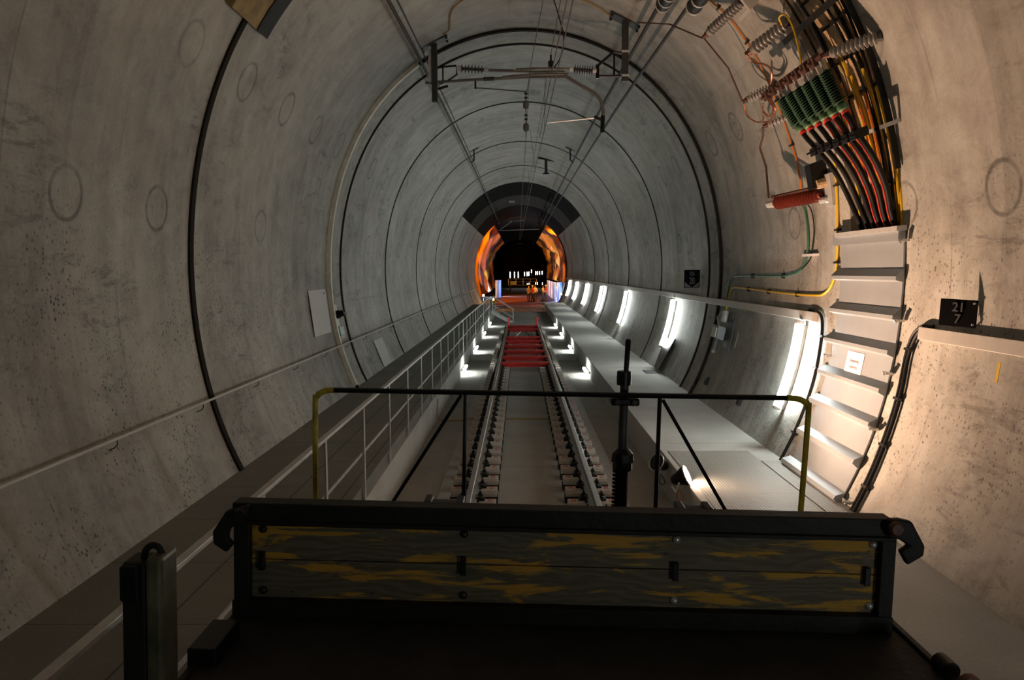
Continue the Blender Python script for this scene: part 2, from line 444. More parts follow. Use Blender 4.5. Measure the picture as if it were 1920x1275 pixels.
# ================================================================== SETTING
JO = [-4.5, 2.6, 9.75, 16.88, 17.95, 24.0, 31.2, 38.2, 45.3, 53.0, 61.0, 70.0]
Y0, Y1 = -12.0, 73.0
def frange(a, b, st):
    n = max(1, int(round((b - a) / st))); return [a + (b - a) * i / n for i in range(n + 1)]
NY0, NY1, NP0, NP1 = 8.93, 10.34, 44.0, 86.5
def shell(name, mat, ys, ps, thick=.3, skip=None):
    bm = bmesh.new(); V = {}; U = {}
    for i, y in enumerate(ys):
        for j, p in enumerate(ps):
            V[i, j] = bm.verts.new(W(y, p)); U[i, j] = bm.verts.new(W(y, p, -thick))
    ok = lambda i, j: 0 <= i < len(ys) - 1 and 0 <= j < len(ps) - 1 and not (skip and skip((ys[i] + ys[i + 1]) / 2, (ps[j] + ps[j + 1]) / 2))
    for i in range(len(ys) - 1):
        for j in range(len(ps) - 1):
            if not ok(i, j): continue
            bm.faces.new((V[i, j], V[i, j + 1], V[i + 1, j + 1], V[i + 1, j])).smooth = True
            bm.faces.new((U[i, j], U[i + 1, j], U[i + 1, j + 1], U[i, j + 1]))
            if not ok(i - 1, j): bm.faces.new((V[i, j], U[i, j], U[i, j + 1], V[i, j + 1]))
            if not ok(i + 1, j): bm.faces.new((V[i + 1, j], V[i + 1, j + 1], U[i + 1, j + 1], U[i + 1, j]))
            if not ok(i, j - 1): bm.faces.new((V[i, j], V[i + 1, j], U[i + 1, j], U[i, j]))
            if not ok(i, j + 1): bm.faces.new((V[i, j + 1], U[i, j + 1], U[i + 1, j + 1], V[i + 1, j + 1]))
    me = bpy.data.meshes.new(name); bm.to_mesh(me); bm.free(); me.materials.append(M[mat])
    me.set_sharp_from_angle(angle=R(30))
    o = bpy.data.objects.new(name, me); COL.objects.link(o); return struct(o)
shell('wall_left', 'wall', [Y0, 0, 20, 40, 60, Y1], [-p for p in frange(47.9, 136, 2.2)])
shell('wall_right', 'wall', [Y0, 0, NY0, NY1, 20, 40, 60, Y1 - 1.5], [47.9] + frange(50, NP1, 2.28) + frange(NP1, 136, 2.2)[1:],
      skip=lambda y, p: NY0 < y < NY1 and p < NP1)
shell('ceiling', 'wall', [Y0, 0, NY0, NY1, 20, 45.3], frange(-47.9, 44, 2.3) + [47.9],
      skip=lambda y, p: NY0 < y < NY1 and p > NP0)
shell('ceiling', 'crown_dark', [45.3, 53], frange(-47.9, 47.9, 2.4))
shell('ceiling', 'crown_grey', [53, 61], frange(-47.9, 47.9, 2.4))
shell('ceiling', 'crown_dark', [61, Y1], frange(-47.9, 47.9, 2.4))
# recess behind the cables
nb = MB()
ps = frange(NP0, NP1, 2.2)
for a, b in zip(ps, ps[1:]):
    nb.loft([[W(NY0, a, -.17), W(NY1, a, -.17), W(NY1, a, -.23), W(NY0, a, -.23)], [W(NY0, b, -.17), W(NY1, b, -.17), W(NY1, b, -.23), W(NY0, b, -.23)]])
struct(nb.build('wall_recess', 'niche'))
# ring joints: rubber bands let into the lining
k = 1
def arc_band(name, y0, y1, a, b, off, mat, parent=None, base=.0, step=2.0):
    pp = frange(a, b, step)
    m_ = MB(); m_.loft([[W(y0, p, base), W(y1, p, base), W(y1, p, off), W(y0, p, off)] for p in pp])
    return m_.build(name, mat, parent)
for y, wd, pr_ in ((-4.5, .05, .02), (2.6, .05, .02), (9.78, .055, .03), (16.90, .05, .05), (17.97, .03, .03), (24.0, .03, .022), (31.2, .025, .02), (38.2, .03, .02), (45.3, .025, .02), (53, .03, .015), (61, .03, .015), (70, .03, .015)):
    if y > 46:
        for s_ in (-1, 1): struct(arc_band('trim_%d' % k, y - wd, y + wd, s_ * 129, s_ * 47.5, pr_, 'joint')); k += 1
    elif y == 9.78:   # interrupted by the cable recess and the hatch
        struct(arc_band('trim_%d' % k, y - wd, y + wd, -129, NP0 - .5, pr_, 'joint')); k += 1
    else:
        struct(arc_band('trim_%d' % k, y - wd, y + wd, -129, 129, pr_, 'joint')); k += 1
# walkways and floor
XL, XR, ZL, ZR = -1.78, 2.04, .26, .10
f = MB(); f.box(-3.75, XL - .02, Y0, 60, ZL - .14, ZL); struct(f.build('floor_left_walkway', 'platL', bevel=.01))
f = MB(); f.box(-3.4, XL + .02, Y0, 60, -.95, ZL - .14); struct(f.build('trim_%d' % k, 'side')); k += 1
f = MB(); f.box(XR, 3.95, Y0, 66.5, -.95, ZR); struct(f.build('floor_right_walkway', 'platR', bevel=.01))
f = MB(); f.box(-2.6, 3.4, Y0, 62, -.95, -.42); struct(f.build('floor', 'floor'))
f = MB(); f.box(-1.15, 1.45, Y0, 24.2, -.42, -.38); struct(f.build('floor_track_slab', 'slab', bevel=.01))
f = MB(); f.box(-6, 6.5, 62, 190, -1.0, -.72); struct(f.build('floor_far', 'farfloor'))

# far cavern: waterproofing sheet then bare rock
def cavern(name, mat, y0, y1, off, a, b, dy, fold):
    bm = bmesh.new(); ys = frange(y0, y1, dy); pp = frange(a, b, 2.5); V = []
    random.seed(3)
    ph = [random.uniform(0, 6.28) for _ in range(12)]
    for y in ys:
        row = []
        for p in pp:
            d = 0
            if fold:
                q = .62 * y + 2.3 * math.sin(R(p) * 1.9 + ph[0]) + .5 * math.sin(R(p) * 7 + y * .2)
                q2 = 1.35 * y + 3.1 * math.sin(R(p) * 2.7 + ph[1])
                d = fold * (math.sin(q) + .55 * math.sin(q2 + ph[2]) + .15 * math.sin(q * 4.3))
            row.append(bm.verts.new(W(y, p, off + d)))
        V.append(row)
    for i in range(len(ys) - 1):
        for j in range(len(pp) - 1):
            fc = bm.faces.new((V[i][j], V[i][j + 1], V[i + 1][j + 1], V[i + 1][j])); fc.smooth = True
    me = bpy.data.meshes.new(name); bm.to_mesh(me); bm.free(); me.materials.append(M[mat])
    o = bpy.data.objects.new(name, me); COL.objects.link(o)
    return o
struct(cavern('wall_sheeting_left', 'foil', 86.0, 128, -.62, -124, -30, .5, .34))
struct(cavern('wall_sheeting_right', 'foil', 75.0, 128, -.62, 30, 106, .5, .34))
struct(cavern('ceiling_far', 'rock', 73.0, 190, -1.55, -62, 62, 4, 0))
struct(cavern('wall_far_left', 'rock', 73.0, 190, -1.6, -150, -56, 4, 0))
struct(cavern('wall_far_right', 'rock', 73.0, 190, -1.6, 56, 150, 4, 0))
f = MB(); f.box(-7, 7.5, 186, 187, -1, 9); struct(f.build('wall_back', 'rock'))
f = MB()
pp = frange(-136, 136, 3)
f.loft([[W(73.0, p, .0), W(73.0, p, -1.75), W(73.06, p, -1.75), W(73.06, p, .0)] for p in pp]); struct(f.build('trim_%d' % k, 'crown_dark')); k += 1

# ================================================================== TRACK
TY1 = 41.6
def rail(name, xc, label):
    pf = [(-.075, -.172), (.075, -.172), (.075, -.160), (.012, -.140), (.009, -.045), (.036, -.035), (.036, -.006), (.028, 0), (-.028, 0), (-.036, -.006), (-.036, -.035), (-.009, -.045), (-.012, -.140), (-.075, -.160)]
    m_ = MB(); m_.loft([[Vector((xc + a, y, b)) for a, b in pf] for y in (-5.5, TY1)])
    return tag(m_.build(name, 'rail_steel'), label, 'rail', 'rails of the track')
RL, RR = -.622, .912
rail('steel_rail', RL, 'left running rail of the track, bright worn head')
rail('steel_rail', RR, 'right running rail of the track, bright worn head')
def make_block(xc, y, label, group):
    m_ = MB()
    # crowned block: arched end section lofted across the track
    pf = [(-.125, -.405), (.125, -.405), (.118, -.25), (.098, -.215), (.05, -.196), (-.05, -.196), (-.098, -.215), (-.118, -.25)]
    m_.loft([[Vector((a, p[0] * s_, p[1])) for p in pf] for a, s_ in ((-.31, .97), (-.29, 1), (.29, 1), (.31, .97))])
    bt = MB(); bt.box(-.318, .318, -.131, .131, -.418, -.292)
    b = m_.build('sleeper_block', 'block'); b.location = (xc, y, 0)
    tag(b, label, 'sleeper block', group)
    bt.build('rubber_boot', 'rubber', b)
    p_ = MB(); p_.box(-.10, .10, -.10, .10, -.197, -.172); p_.build('rail_pad', 'rubber', b)
    for s_ in (-1, 1):
        c = MB()
        pts = [(s_ * .060, -.055, -.150), (s_ * .115, -.075, -.135), (s_ * .150, -.03, -.150), (s_ * .105, 0, -.120), (s_ * .150, .03, -.150), (s_ * .115, .075, -.135), (s_ * .060, .055, -.150)]
        c.tube([Vector(q) for q in smooth_pts(pts, 3)], .010, 6)
        c.lathe((s_ * .112, 0, -.2), (s_ * .112, 0, -.075), [(0, .016), (.55, .016), (.56, .026), (.8, .026), (.81, .012), (1, .012)], 8)
        c.box(min(s_ * .09, s_ * .17), max(s_ * .09, s_ * .17), -.05, .05, -.2, -.165)
        c.build('rail_clip', 'clip', b)
        r_ = MB()
        for q in range(3):
            x_ = s_ * (.215 + .022 * q); yy = random.uniform(-.01, .01)
            r_.box(x_ - .006, x_ + .006, -.062 + yy, .052 + yy, -.20, -.1945)
        r_.build('paint_mark', 'red_mark', b)
    return b
protoL = make_block(RL, 1.02, 'concrete block with red paint marks carrying the left rail', 'concrete blocks under the left rail')
protoR = make_block(RR, 1.02, 'concrete block with red paint marks carrying the right rail', 'concrete blocks under the right rail')
for i in range(1, 68):
    for pr in (protoL, protoR): dup(pr, (0, .6 * i, 0))

# red gauge frame holding the rails apart at the far end of the track
gf = thing('gauge_support_frame', 'red steel frame with cross beams between the rails at the track end', 'frame', (.145, 30, -.1))
def loc(o): return Matrix.Translation(-Vector(o.location))
for y in (23.9, 25.6, 27.5, 29.5, 31.5, 33.3, 37.9, 40.2):
    c = MB(); c.box(-.578 , .868, y - .13, y + .13, -.06, .0, loc(gf)); c.box(-.5, .79, y - .03, y + .03, -.15, -.06, loc(gf))
    c.build('cross_beam', 'red', gf, bevel=.008)
for x_ in (-.5, .79):
    c = MB(); c.box(x_ - .03, x_ + .03, 23.8, 40.3, -.16, -.12, loc(gf)); c.build('side_bar', 'steel_dark', gf)
c = MB()
for x_, sg in ((-.25, 1), (.55, -1)):
    c.tube([Vector((x_, 33.6, -.10)) - gf.location, Vector((x_ + sg * .30, 37.6, -.10)) - gf.location], .03, 6)
c.build('diagonal_brace', 'steel_black', gf)
for x_ in (-.56, .86):
    c = MB(); c.lathe(Vector((x_, 40.2, -.15)) - gf.location, Vector((x_, 40.2, .42)) - gf.location, [(0, .05), (.75, .05), (.76, .06), (.98, .06), (1, .03)], 8)
    c.build('spindle', 'red', gf, True)
# end sills of the track slab sections
for sx, lab in (((-1.74, -.98), 'low pale concrete sill across the left side channel'), ((1.28, 1.98), 'low pale concrete sill across the right side channel')):
    c = MB(); c.box(sx[0], sx[1], 28.0, 28.35, -.42, -.22); tag(c.build('concrete_sill', 'side', bevel=.01), lab, 'sill')

# yellow cable laid across the track
tag(MB().tube([Vector(p) for p in smooth_pts([(-1.745, 16.9, .0), (-1.745, 16.75, -.25), (-1.735, 16.7, -.36), (-1.6, 16.68, -.405), (-1.2, 16.64, -.40), (-1.1, 16.64, -.367), (-.3, 16.62, -.367), (.4, 16.6, -.367), (1.2, 16.6, -.367)], 4)], .012, 6).build('cross_track_cable', 'orange_pale', None, True),
    'thin yellow cable running down the left walkway face and across the track slab', 'cable')

# ================================================================== LEFT SIDE
rt = thing('walkway_railing', 'grey metal railing with posts along the edge of the left walkway', 'railing', (XL, 20, ZL))
RX = -1.79; L0 = loc(rt)
c = MB(); c.box(RX - .028, RX + .028, 1.0, 49.4, 1.17, 1.20, L0); c.build('top_rail', 'galv', rt, bevel=.004)
c = MB(); c.box(RX - .006, RX + .006, 1.0, 49.4, .635, .665, L0); c.build('middle_rail', 'galv', rt)
y = 7.2
ys = []
while y > 1: y -= 1.79
y += 1.79
while y < 49.5: ys.append(y); y += 1.79
for y in ys:
    c = MB(); c.box(RX + .012, RX + .026, y - .032, y + .032, -.04, 1.17, L0); c.build('post', 'galv', rt)
st = thing('metal_stair', 'small metal stair with handrails descending from the left walkway to the track', 'stair', (-1.2, 49.5, -.4))
L0 = loc(st)
for yy in (49.05, 49.95):
    c = MB(); c.quadbox([Vector(p) - st.location for p in [(-1.75, yy, .30), (-1.62, yy, .30), (-.45, yy, -.36), (-.45, yy, -.42), (-.72, yy, -.42), (-1.75, yy, .14)]], (0, 1, 0), .03)
    c.build('stringer', 'galv', st)
    for dz in (0, -.52):
        c = MB(); c.tube([Vector((-1.68, yy, 1.17 + dz)) - st.location, Vector((-.40, yy, .36 + dz * .98)) - st.location], .022, 6); c.build('handrail', 'galv', st)
    for x_, z0, z1 in ((-1.68, .2, 1.17), (-.40, -.42, .36)):
        c = MB(); c.box(x_ - .022, x_ + .022, yy - .022, yy + .022, z0, z1, L0); c.build('post', 'galv', st)
for q in range(4):
    c = MB(); c.box(-1.55 + .27 * q, -1.29 + .27 * q, 49.08, 49.95, .15 - .16 * q, .18 - .16 * q, L0); c.build('tread', 'galv', st)

hr = thing('wall_handrail', 'slim steel handrail on brackets along the left tunnel wall', 'handrail', tuple(W(20, -113, .1)))
def rel(o, p): return Vector(p) - Vector(o.location)
c = MB(); c.tube([rel(hr, W(y_, -112.9, .11)) for y_ in (-2, 10, 30, 55, 72)], .015, 8); c.build('rail_tube', 'bright_tube', hr, True)
for i in range(34):
    y_ = 1.2 + 2.02 * i
    c = MB(); c.tube([rel(hr, W(y_, -112.9, .105)), rel(hr, W(y_, -113.6, .095)), rel(hr, W(y_, -113.8, .06)), rel(hr, W(y_, -113.8, .0))], .006, 5); c.build('bracket', 'clip', hr)

def sheet_on_wall(name, mat, y0, y1, a, b, off, label, cat, th=.004):
    o = arc_band(name, y0, y1, a, b, off + th, mat, None, off, 1.5)
    if label: tag(o, label, cat)
    return o
pn = sheet_on_wall('paper_sheet', 'paper', 15.13, 16.46, -96.1, -108.3, .012, 'large white paper notice taped on the left wall above the handrail', 'paper')
for a, b, y0, y1 in ((-97.0, -98.4, 16.22, 16.36), (-98.8, -100.3, 16.24, 16.38)):
    arc_band('printed_block', y0, y1, a, b, .022, 'ink', pn, .0155)
for i in range(9):
    a = -97.6 - i * 1.05; arc_band('printed_line', 15.9, 16.08, a, a - .13, .021, 'ink', pn, .0155)
sheet_on_wall('lower_paper_sheet', 'paper', 20.42, 21.68, -115.7, -125.2, .012, 'narrow white sheet fixed low on the left wall below the handrail', 'paper')
sheet_on_wall('conduit_strip', 'cream', 16.72, 16.83, -124.8, -27.5, .0, 'long pale conduit strip curving up the left wall over the ring joint', 'conduit', .085)
eb = thing('wall_device', 'cream and teal electrical device mounted beside the pale conduit on the left wall', 'electrical box', tuple(W(17.1, -105, .0)))
def wbox(par, name, mat, y0, y1, a, b, o0, o1, bevel=.004):
    m_ = MB(); m_.loft([[W(y0, p, o0) - par.location, W(y1, p, o0) - par.location, W(y1, p, o1) - par.location, W(y0, p, o1) - par.location] for p in frange(a, b, 2)])
    return m_.build(name, mat, par, bevel=bevel)
wbox(eb, 'back_plate', 'cream', 16.9, 17.25, -101.0, -107.4, 0, .03)
wbox(eb, 'case', 'teal', 16.9, 17.28, -107.6, -110.3, 0, .09)
c = MB(); c.lathe(rel(eb, W(17.1, -104, .03)), rel(eb, W(17.1, -104, .2)), [(0, .09), (.5, .09), (.55, .07), (1, .065)], 12); c.build('round_housing', 'steel_dark', eb, True)
c = MB(); c.tube([rel(eb, W(17.1, -104, .16)), rel(eb, W(17.3, -104, .24)), rel(eb, W(17.55, -104, .2))], .012, 6); c.build('stub_arm', 'galv', eb)
for q in range(3):
    c = MB(); c.lathe(rel(eb, W(16.95 + .11 * q, -110.3, .06)), rel(eb, W(16.95 + .11 * q, -111.1, .06)), [(0, .03), (1, .03)], 8); c.build('cable_gland', 'alu', eb)
# shuttering piece at the top left
wb = thing('shuttering_box', 'yellowed plywood shuttering piece with dark end face at the upper left haunch', 'formwork', tuple(W(9.8, -45, 0)))
wbox(wb, 'plywood_face', 'ywood', 9.15, 9.98, -49.2, -34, 0, .10)
wbox(wb, 'edge_strip', 'rubber', 9.98, 10.03, -49.2, -34, 0, .115)
wbox(wb, 'dark_side', 'rubber', 10.03, 10.36, -49.2, -34, 0, .115)

# ================================================================== RIGHT SIDE
for n_, (y0, y1, lab) in enumerate(((11.35, 71, 'pale metal trunking along the right wall above the row of tube lamps'), (-2, 8.32, 'pale metal trunking along the near right wall under the black sign'))):
    m_ = MB(); m_.loft([[W(y_, 99.7, 0), W(y_, 101.5, 0), W(y_, 101.5, .085), W(y_, 99.7, .085)] for y_ in (y0, y1)])
    tag(m_.build('wall_trunking', 'duct', bevel=.004), lab, 'trunking')
def tube_lamp(y, lab):
    t = thing('tube_lamp', lab, 'lamp', tuple(W(y, 110, 0)), 'upright tube lamps along the right wall')
    wbox(t, 'lamp_base', 'duct', y - .05, y + .05, 102.3, 119.9, .048, .060)
    wbox(t, 'fixing_strip', 'galv', y - .015, y + .015, 102.6, 119.6, 0, .048)
    m_ = MB(); m_.tube([W(y, p, .115) - t.location for p in frange(102.6, 119.6, 2)], .056, 12); m_.build('tube', 'tube', t, True)
    for p in (102.2, 120.0):
        m_ = MB(); m_.lathe(W(y, p - .35, .115) - t.location, W(y, p + .35, .115) - t.location, [(0, .04), (.15, .06), (.85, .06), (1, .04)], 12); m_.build('end_cap', 'galv', t)
    return t
names = ['nearest lit tube lamp beside the large grey hatch', 'second lit tube lamp, above the dark cover plate', 'third lit tube lamp on the right wall', 'fourth lit tube lamp on the right wall', 'fifth lit tube lamp on the right wall', 'farthest lit tube lamp before the barrier sheets']
for y_, lab in zip((11.72, 21.4, 30.85, 40.05, 48.9, 57.5), names): tube_lamp(y_, lab)
for y_ in (65.5,): tube_lamp(y_, 'small farthest tube lamp at the very end of the right wall')
tube_lamp(-3.0, 'added unseen tube lamp on the right wall behind the wagon')  # out of view, added for its light on the near section
def trough_lamp(x, y, z, lab, sgn):
    t = thing('channel_lamp', lab, 'lamp', (x, y, z), 'small tube lamps down in the side channels')
    m_ = MB(); m_.box(-.012 if sgn > 0 else -.04, .04 if sgn > 0 else .012, -.62, .62, -.03, .03); m_.build('lamp_base', 'galv', t)
    m_ = MB(); m_.tube([(sgn * -.05, -.58, -.005), (sgn * -.05, .58, -.005)], .038, 10); m_.build('tube', 'tube2', t, True)
    return t
wd_ = ['nearest', 'second', 'third', 'farthest']
for i, y_ in enumerate((24.5, 31.0, 38.2, 45.6)): trough_lamp(XL + .06, y_, -.24, '%s small tube lamp under the left walkway edge' % wd_[i], -1)
for i, y_ in enumerate((23.9, 31.2, 37.9, 44.4)): trough_lamp(XR - .04, y_, -.26, '%s small tube lamp under the right walkway edge' % wd_[i], 1)

def sign(TL, TR, BR, BL, label):
    t = thing('number_sign', label, 'sign', TR)
    P = [Vector(p) - Vector(TR) for p in (BL, BR, TR, TL)]
    n = (P[1] - P[0]).cross(P[3] - P[0]).normalized()
    if n.y > 0: n = -n
    MB().quadbox(P, -n, .006).build('plate', 'sign_black', t)
    for q in (0.12, .88):
        e = P[2] * (1 - q) + P[1] * q
        MB().tube([e - n * .004 + Vector((-.03, .02, 0)), e - n * .004 + Vector((.10, .02, 0))], .010, 6).build('fixing', 'alu', t)
    right = (P[1] - P[0]).normalized(); up = n.cross(right)
    return t, (P[0] + P[1] + P[2] + P[3]) / 4 + n * .001, right, up, n
t, c0, rgt, up, n = sign((4.0, 7.69, 2.425), (4.185, 7.39, 2.413), (4.17, 7.39, 2.158), (3.985, 7.69, 2.172), 'black sign plate reading 21 over 7 angled out from the near right wall')
text_mesh('21', .122, 'sign_grey', c0 + up * .050 + n * .002, rgt, up, t, 'number', 1.0)
text_mesh('7', .122, 'sign_grey', c0 - up * .060 + n * .002, rgt, up, t, 'number', 1.0)
t, c0, rgt, up, n = sign((3.825, 18.8, 2.715), (4.19, 18.8, 2.715), (4.185, 18.8, 2.30), (3.82, 18.8, 2.295), 'black sign plate reading 226 and 20 beyond the ring joints')
text_mesh('226', .125, 'sign_grey', c0 + up * .115 + n * .002, rgt, up, t, 'number', .62)
text_mesh('20', .225, 'sign_grey', c0 - up * .055 + n * .002, rgt, up, t, 'number', .55)
for s_ in (-1, 1):
    m_ = MB(); m_.quadbox([c0 + rgt * (.168 * s_) - up * .07, c0 + rgt * (.168 * s_) - up * .192, c0 + rgt * (.02 * s_) - up * .192], n, .003)
    m_.build('corner_marking', 'sign_grey', t)

# grey hatch: eight lapped panels
hd = [86.0, 92.8, 98.9, 104.4, 110.4, 115.8, 121.8, 127.8]
hy = [(8.84, 10.62)] * 8
HT = thing('cable_hatch', 'tall grey metal hatch of lapped panels over the cable recess on the right wall', 'hatch', tuple(W(9.7, 107, 0)))
for i in range(7):
    a, b = hd[i], hd[i + 1]
    p_ = wbox(HT, 'panel', 'sheet', 8.88, 10.60, a, b, .01, .03, 0)
for i in range(8):
    a = hd[i]
    y0, y1 = 8.86, 10.70
    # folded edge: wedge profile
    pts = [(a - 1.6, .03), (a - .35, .115), (a + .25, .115), (a + .5, .03)] if i else [(a - 1.2, .02), (a - 1.2, .09), (a + .9, .10), (a + .9, .02)]
    m_ = MB(); m_.loft([[W(yy, p, o_) - HT.location for p, o_ in pts] for yy in (y0, y1)])
    m_.build('folded_edge', 'sheet', HT)
c = MB(); c.loft([[W(yy, p, o_) - HT.location for p, o_ in ((84.6, .02), (85.4, .02), (85.4, .13), (84.6, .13))] for yy in (8.82, 10.55)]); c.build('top_tray_edge', 'galv', HT)
for yy, a in ((8.80, 86.9), (8.80, 99.2), (8.86, 107.4), (10.60, 107.2), (8.82, 116.0), (8.66, 127.2)):
    c = MB(); c.tube([W(yy, a, .02) - HT.location, W(yy, a, .12) - HT.location, W(yy - .05, a + .3, .12) - HT.location], .014, 6); c.box(-.04, .04, -.04, .04, -.012, .012, Matrix.Translation(W(yy, a, .06) - HT.location)); c.build('latch', 'alu', HT)
note = sheet_on_wall('paper_note', 'paper', 9.58, 10.06, 105.4, 109.2, .034, 'small white paper note taped on the grey hatch', 'paper', .003)
mid_ = W(9.82, 106.9, .039); upv = (W(9.8, 105.5, .04) - W(9.8, 109, .04)).normalized()
text_mesh('Einspeisung', .058, 'ink', mid_ + wn(107) * .001, (0, -1, 0), upv, note, 'printed_word', 1.0, .0005)
text_mesh('Isolierung', .058, 'ink', mid_ - upv * .075 + wn(107) * .001, (0, -1, 0), upv, note, 'printed_word', 1.0, .0005)

# black conduits framing the hatch
def wcable(name, mat, P, r, label, cat='cable', n=6, seg=8, clips=None, parent=None):
    o = MB().tube(wpath(P, n), r, seg).build(name, mat, parent, True)
    if label: tag(o, label, cat)
    if clips:
        for cy, ca, hor in clips:
            m_ = MB()
            if hor: m_.loft([[W(cy - .012, p, 0), W(cy + .012, p, 0), W(cy + .012, p, .02 + 2 * r), W(cy - .012, p, .02 + 2 * r)] for p in (ca - .6, ca + .6)])
            else: m_.loft([[W(cy - .06, p, 0), W(cy + .06, p, 0), W(cy + .06, p, .02 + 2 * r), W(cy - .06, p, .02 + 2 * r)] for p in (ca - .2, ca + .2)])
            m_.build('cable_clip', 'clip', o)
    return o
wcable('black_conduit', 'black', [(11.6, 99.3, .04), (11.35, 99.3, .04), (11.12, 100.2, .04), (11.03, 102.5, .035), (10.98, 106.4, .035), (10.93, 112.4, .035), (10.93, 119.6, .035), (10.91, 128.0, .035)], .022,
       'black conduit curving down the wall between the near tube lamp and the hatch', clips=[(10.98, 104, 0), (10.96, 110, 0), (10.93, 116.5, 0), (10.92, 122.5, 0)])
for i, (dy, lab) in enumerate(((0, 'outer of two black conduits curving down right of the hatch'), (-.055, 'inner of two black conduits curving down right of the hatch'))):
    wcable('black_conduit', 'black', [(8.12, 99.4 + i * .35, .04), (8.30, 99.4 + i * .35, .04), (8.50 + dy, 101.0 + i * .4, .04), (8.60 + dy, 104.6, .035), (8.58 + dy, 110.1, .035), (8.58 + dy, 117.4, .035), (8.55 + dy, 128, .035)], .020, lab,
           clips=[(8.56, 103.2, 0), (8.56, 110.6, 0), (8.55, 117.6, 0), (8.53, 124, 0)] if i == 0 else None)
ya_ = wcable('yellow_cable', 'yellow', [(10.52, 70.5, .03), (10.58, 74, .03), (10.68, 81.9, .03), (10.73, 89.2, .03), (10.82, 93.2, .03), (11.1, 95.8, .03), (11.6, 96.4, .03), (13.1, 96.4, .03), (15.6, 96.0, .03), (16.0, 96.9, .03), (16.05, 98.6, .04), (16.1, 103.5, .06)], .017,
       'bright yellow cable running down beside the recess then left to the wall socket box', clips=[(10.6, 76, 0), (10.7, 84, 0), (10.74, 90, 0), (12.2, 96.4, 1), (13.6, 96.35, 1), (14.8, 96.2, 1)])
wcable('green_cable', 'green_c', [(11.86, 77.5, .06), (11.83, 79.5, .03), (11.78, 84, .03), (11.84, 87.9, .03), (12.1, 91.3, .03), (12.7, 92.5, .03), (13.42, 92.7, .03), (15.3, 92.8, .03), (15.9, 93.3, .03), (16.15, 95.3, .03), (16.2, 98.9, .04)], .016,
       'dark green cable dropping from the red insulator then left along the wall', clips=[(12.9, 92.6, 1), (14.6, 92.8, 1)])
wcable('thin_black_cable', 'black', [(11.6, 77.6, .1), (11.56, 79.5, .04), (11.53, 83, .03), (11.62, 86.5, .03), (11.72, 89.2, .03), (12.05, 91.2, .035)], .009, 'thin black wire hanging beside the green cable below the red insulator')
c = MB(); c.loft([[W(yy, p, o_) for p, o_ in ((88.1, .0), (88.6, .0), (88.6, .05), (88.1, .05))] for yy in (11.45, 12.0)]); tag(c.build('cable_tag', 'paper'), 'small white cable tag across the green and black wires', 'tag')
wcable('orange_cable', 'orange', [(11.9, 20, .03), (11.9, 34.6, .03), (11.83, 40.6, .03), (11.90, 53.3, .03), (11.93, 62.0, .03), (11.85, 70, .03), (11.85, 75.6, .05)], .013, 'orange cable running down the haunch behind the insulators', clips=[(11.88, 37, 0), (11.85, 45, 0), (11.9, 57, 0), (11.92, 66, 0)])

# socket box on the wall by the ring joint
sb = thing('switch_box', 'grey electrical switch box with pale cover on a bracket on the right wall', 'electrical box', tuple(W(16.1, 108, 0)))
wbox(sb, 'bracket_plate', 'steel_dark', 15.45, 15.85, 104.8, 112.5, 0, .05)
wbox(sb, 'bracket_rail', 'pole_metal', 15.41, 15.45, 103.0, 113.6, 0, .05)
wbox(sb, 'housing', 'sheet', 15.9, 16.45, 107.2, 110.8, 0, .20)
wbox(sb, 'cover', 'cream', 15.95, 16.25, 107.9, 110.6, .20, .225)
c = MB(); c.lathe(rel(sb, W(16.0, 102.6, .08)), rel(sb, W(16.0, 105.9, .08)), [(0, .05), (.1, .07), (.9, .07), (1, .05)], 10); c.build('conduit_tube', 'galv', sb, True)
c = MB(); c.tube([rel(sb, W(16.2, 107.2, .12)), rel(sb, W(16.35, 105, .14)), rel(sb, W(16.4, 103, .05))], .02, 6); c.build('cable_gland', 'alu', sb)
c = MB(); c.tube([rel(sb, W(16.1, 110.8, .12)), rel(sb, W(16.2, 112.5, .10)), rel(sb, W(16.35, 114.3, .06))], .022, 6); c.lathe(rel(sb, W(16.35, 114.0, .06)), rel(sb, W(16.35, 114.8, .06)), [(0, .05), (1, .05)], 8); c.build('plug_socket', 'alu', sb)
wbox(sb, 'spare_plate', 'arm', 15.12, 15.20, 107.5, 111.5, 0, .02)
for y_, a, lab in ((16.15, 122.4, 'small dark metal clip on the wall left of the near tube lamp'), (13.7, 122.5, 'small rusty metal clip low on the wall near the tube lamp')):
    o = MB(); o.box(-.03, .03, -.06, .06, -.08, .08, Matrix.Translation(W(y_, a, .03)) @ Matrix.Rotation(R(20), 4, 'Y')); tag(o.build('wall_clip', 'steel_dark', bevel=.01), lab, 'clip')
dc = thing('slot_guard', 'dark steel cover panel standing over a slot beside the second tube lamp', 'panel', tuple(W(20.6, 124, 0)))
c = MB(); c.quadbox([rel(dc, p) for p in (W(20.35, 127.4, .10), W(20.35, 115.5, .02), W(21.6, 116.6, .02), W(21.0, 127.4, .10))], wn(122), .03); c.build('plate', 'steel_black', dc)
c = MB(); c.box(3.20, 3.52, 20.3, 20.95, ZR, ZR + .012, loc(dc)); c.build('slot_cover', 'rubber', dc)

# ribbed steel covers let into the right walkway
for x0, x1, y0, y1, lab in ((2.13, 3.27, 7.95, 11.45, 'large ribbed steel cover plate in the right walkway lit by the flood lamp'), (3.29, 3.58, 7.95, 10.85, 'narrow ribbed steel cover strip at the foot of the grey hatch')):
    c = MB(); c.box(x0, x1, y0, y1, ZR + .0005, ZR + .010); tag(c.build('floor_plate', 'checker'), lab, 'floor plate')

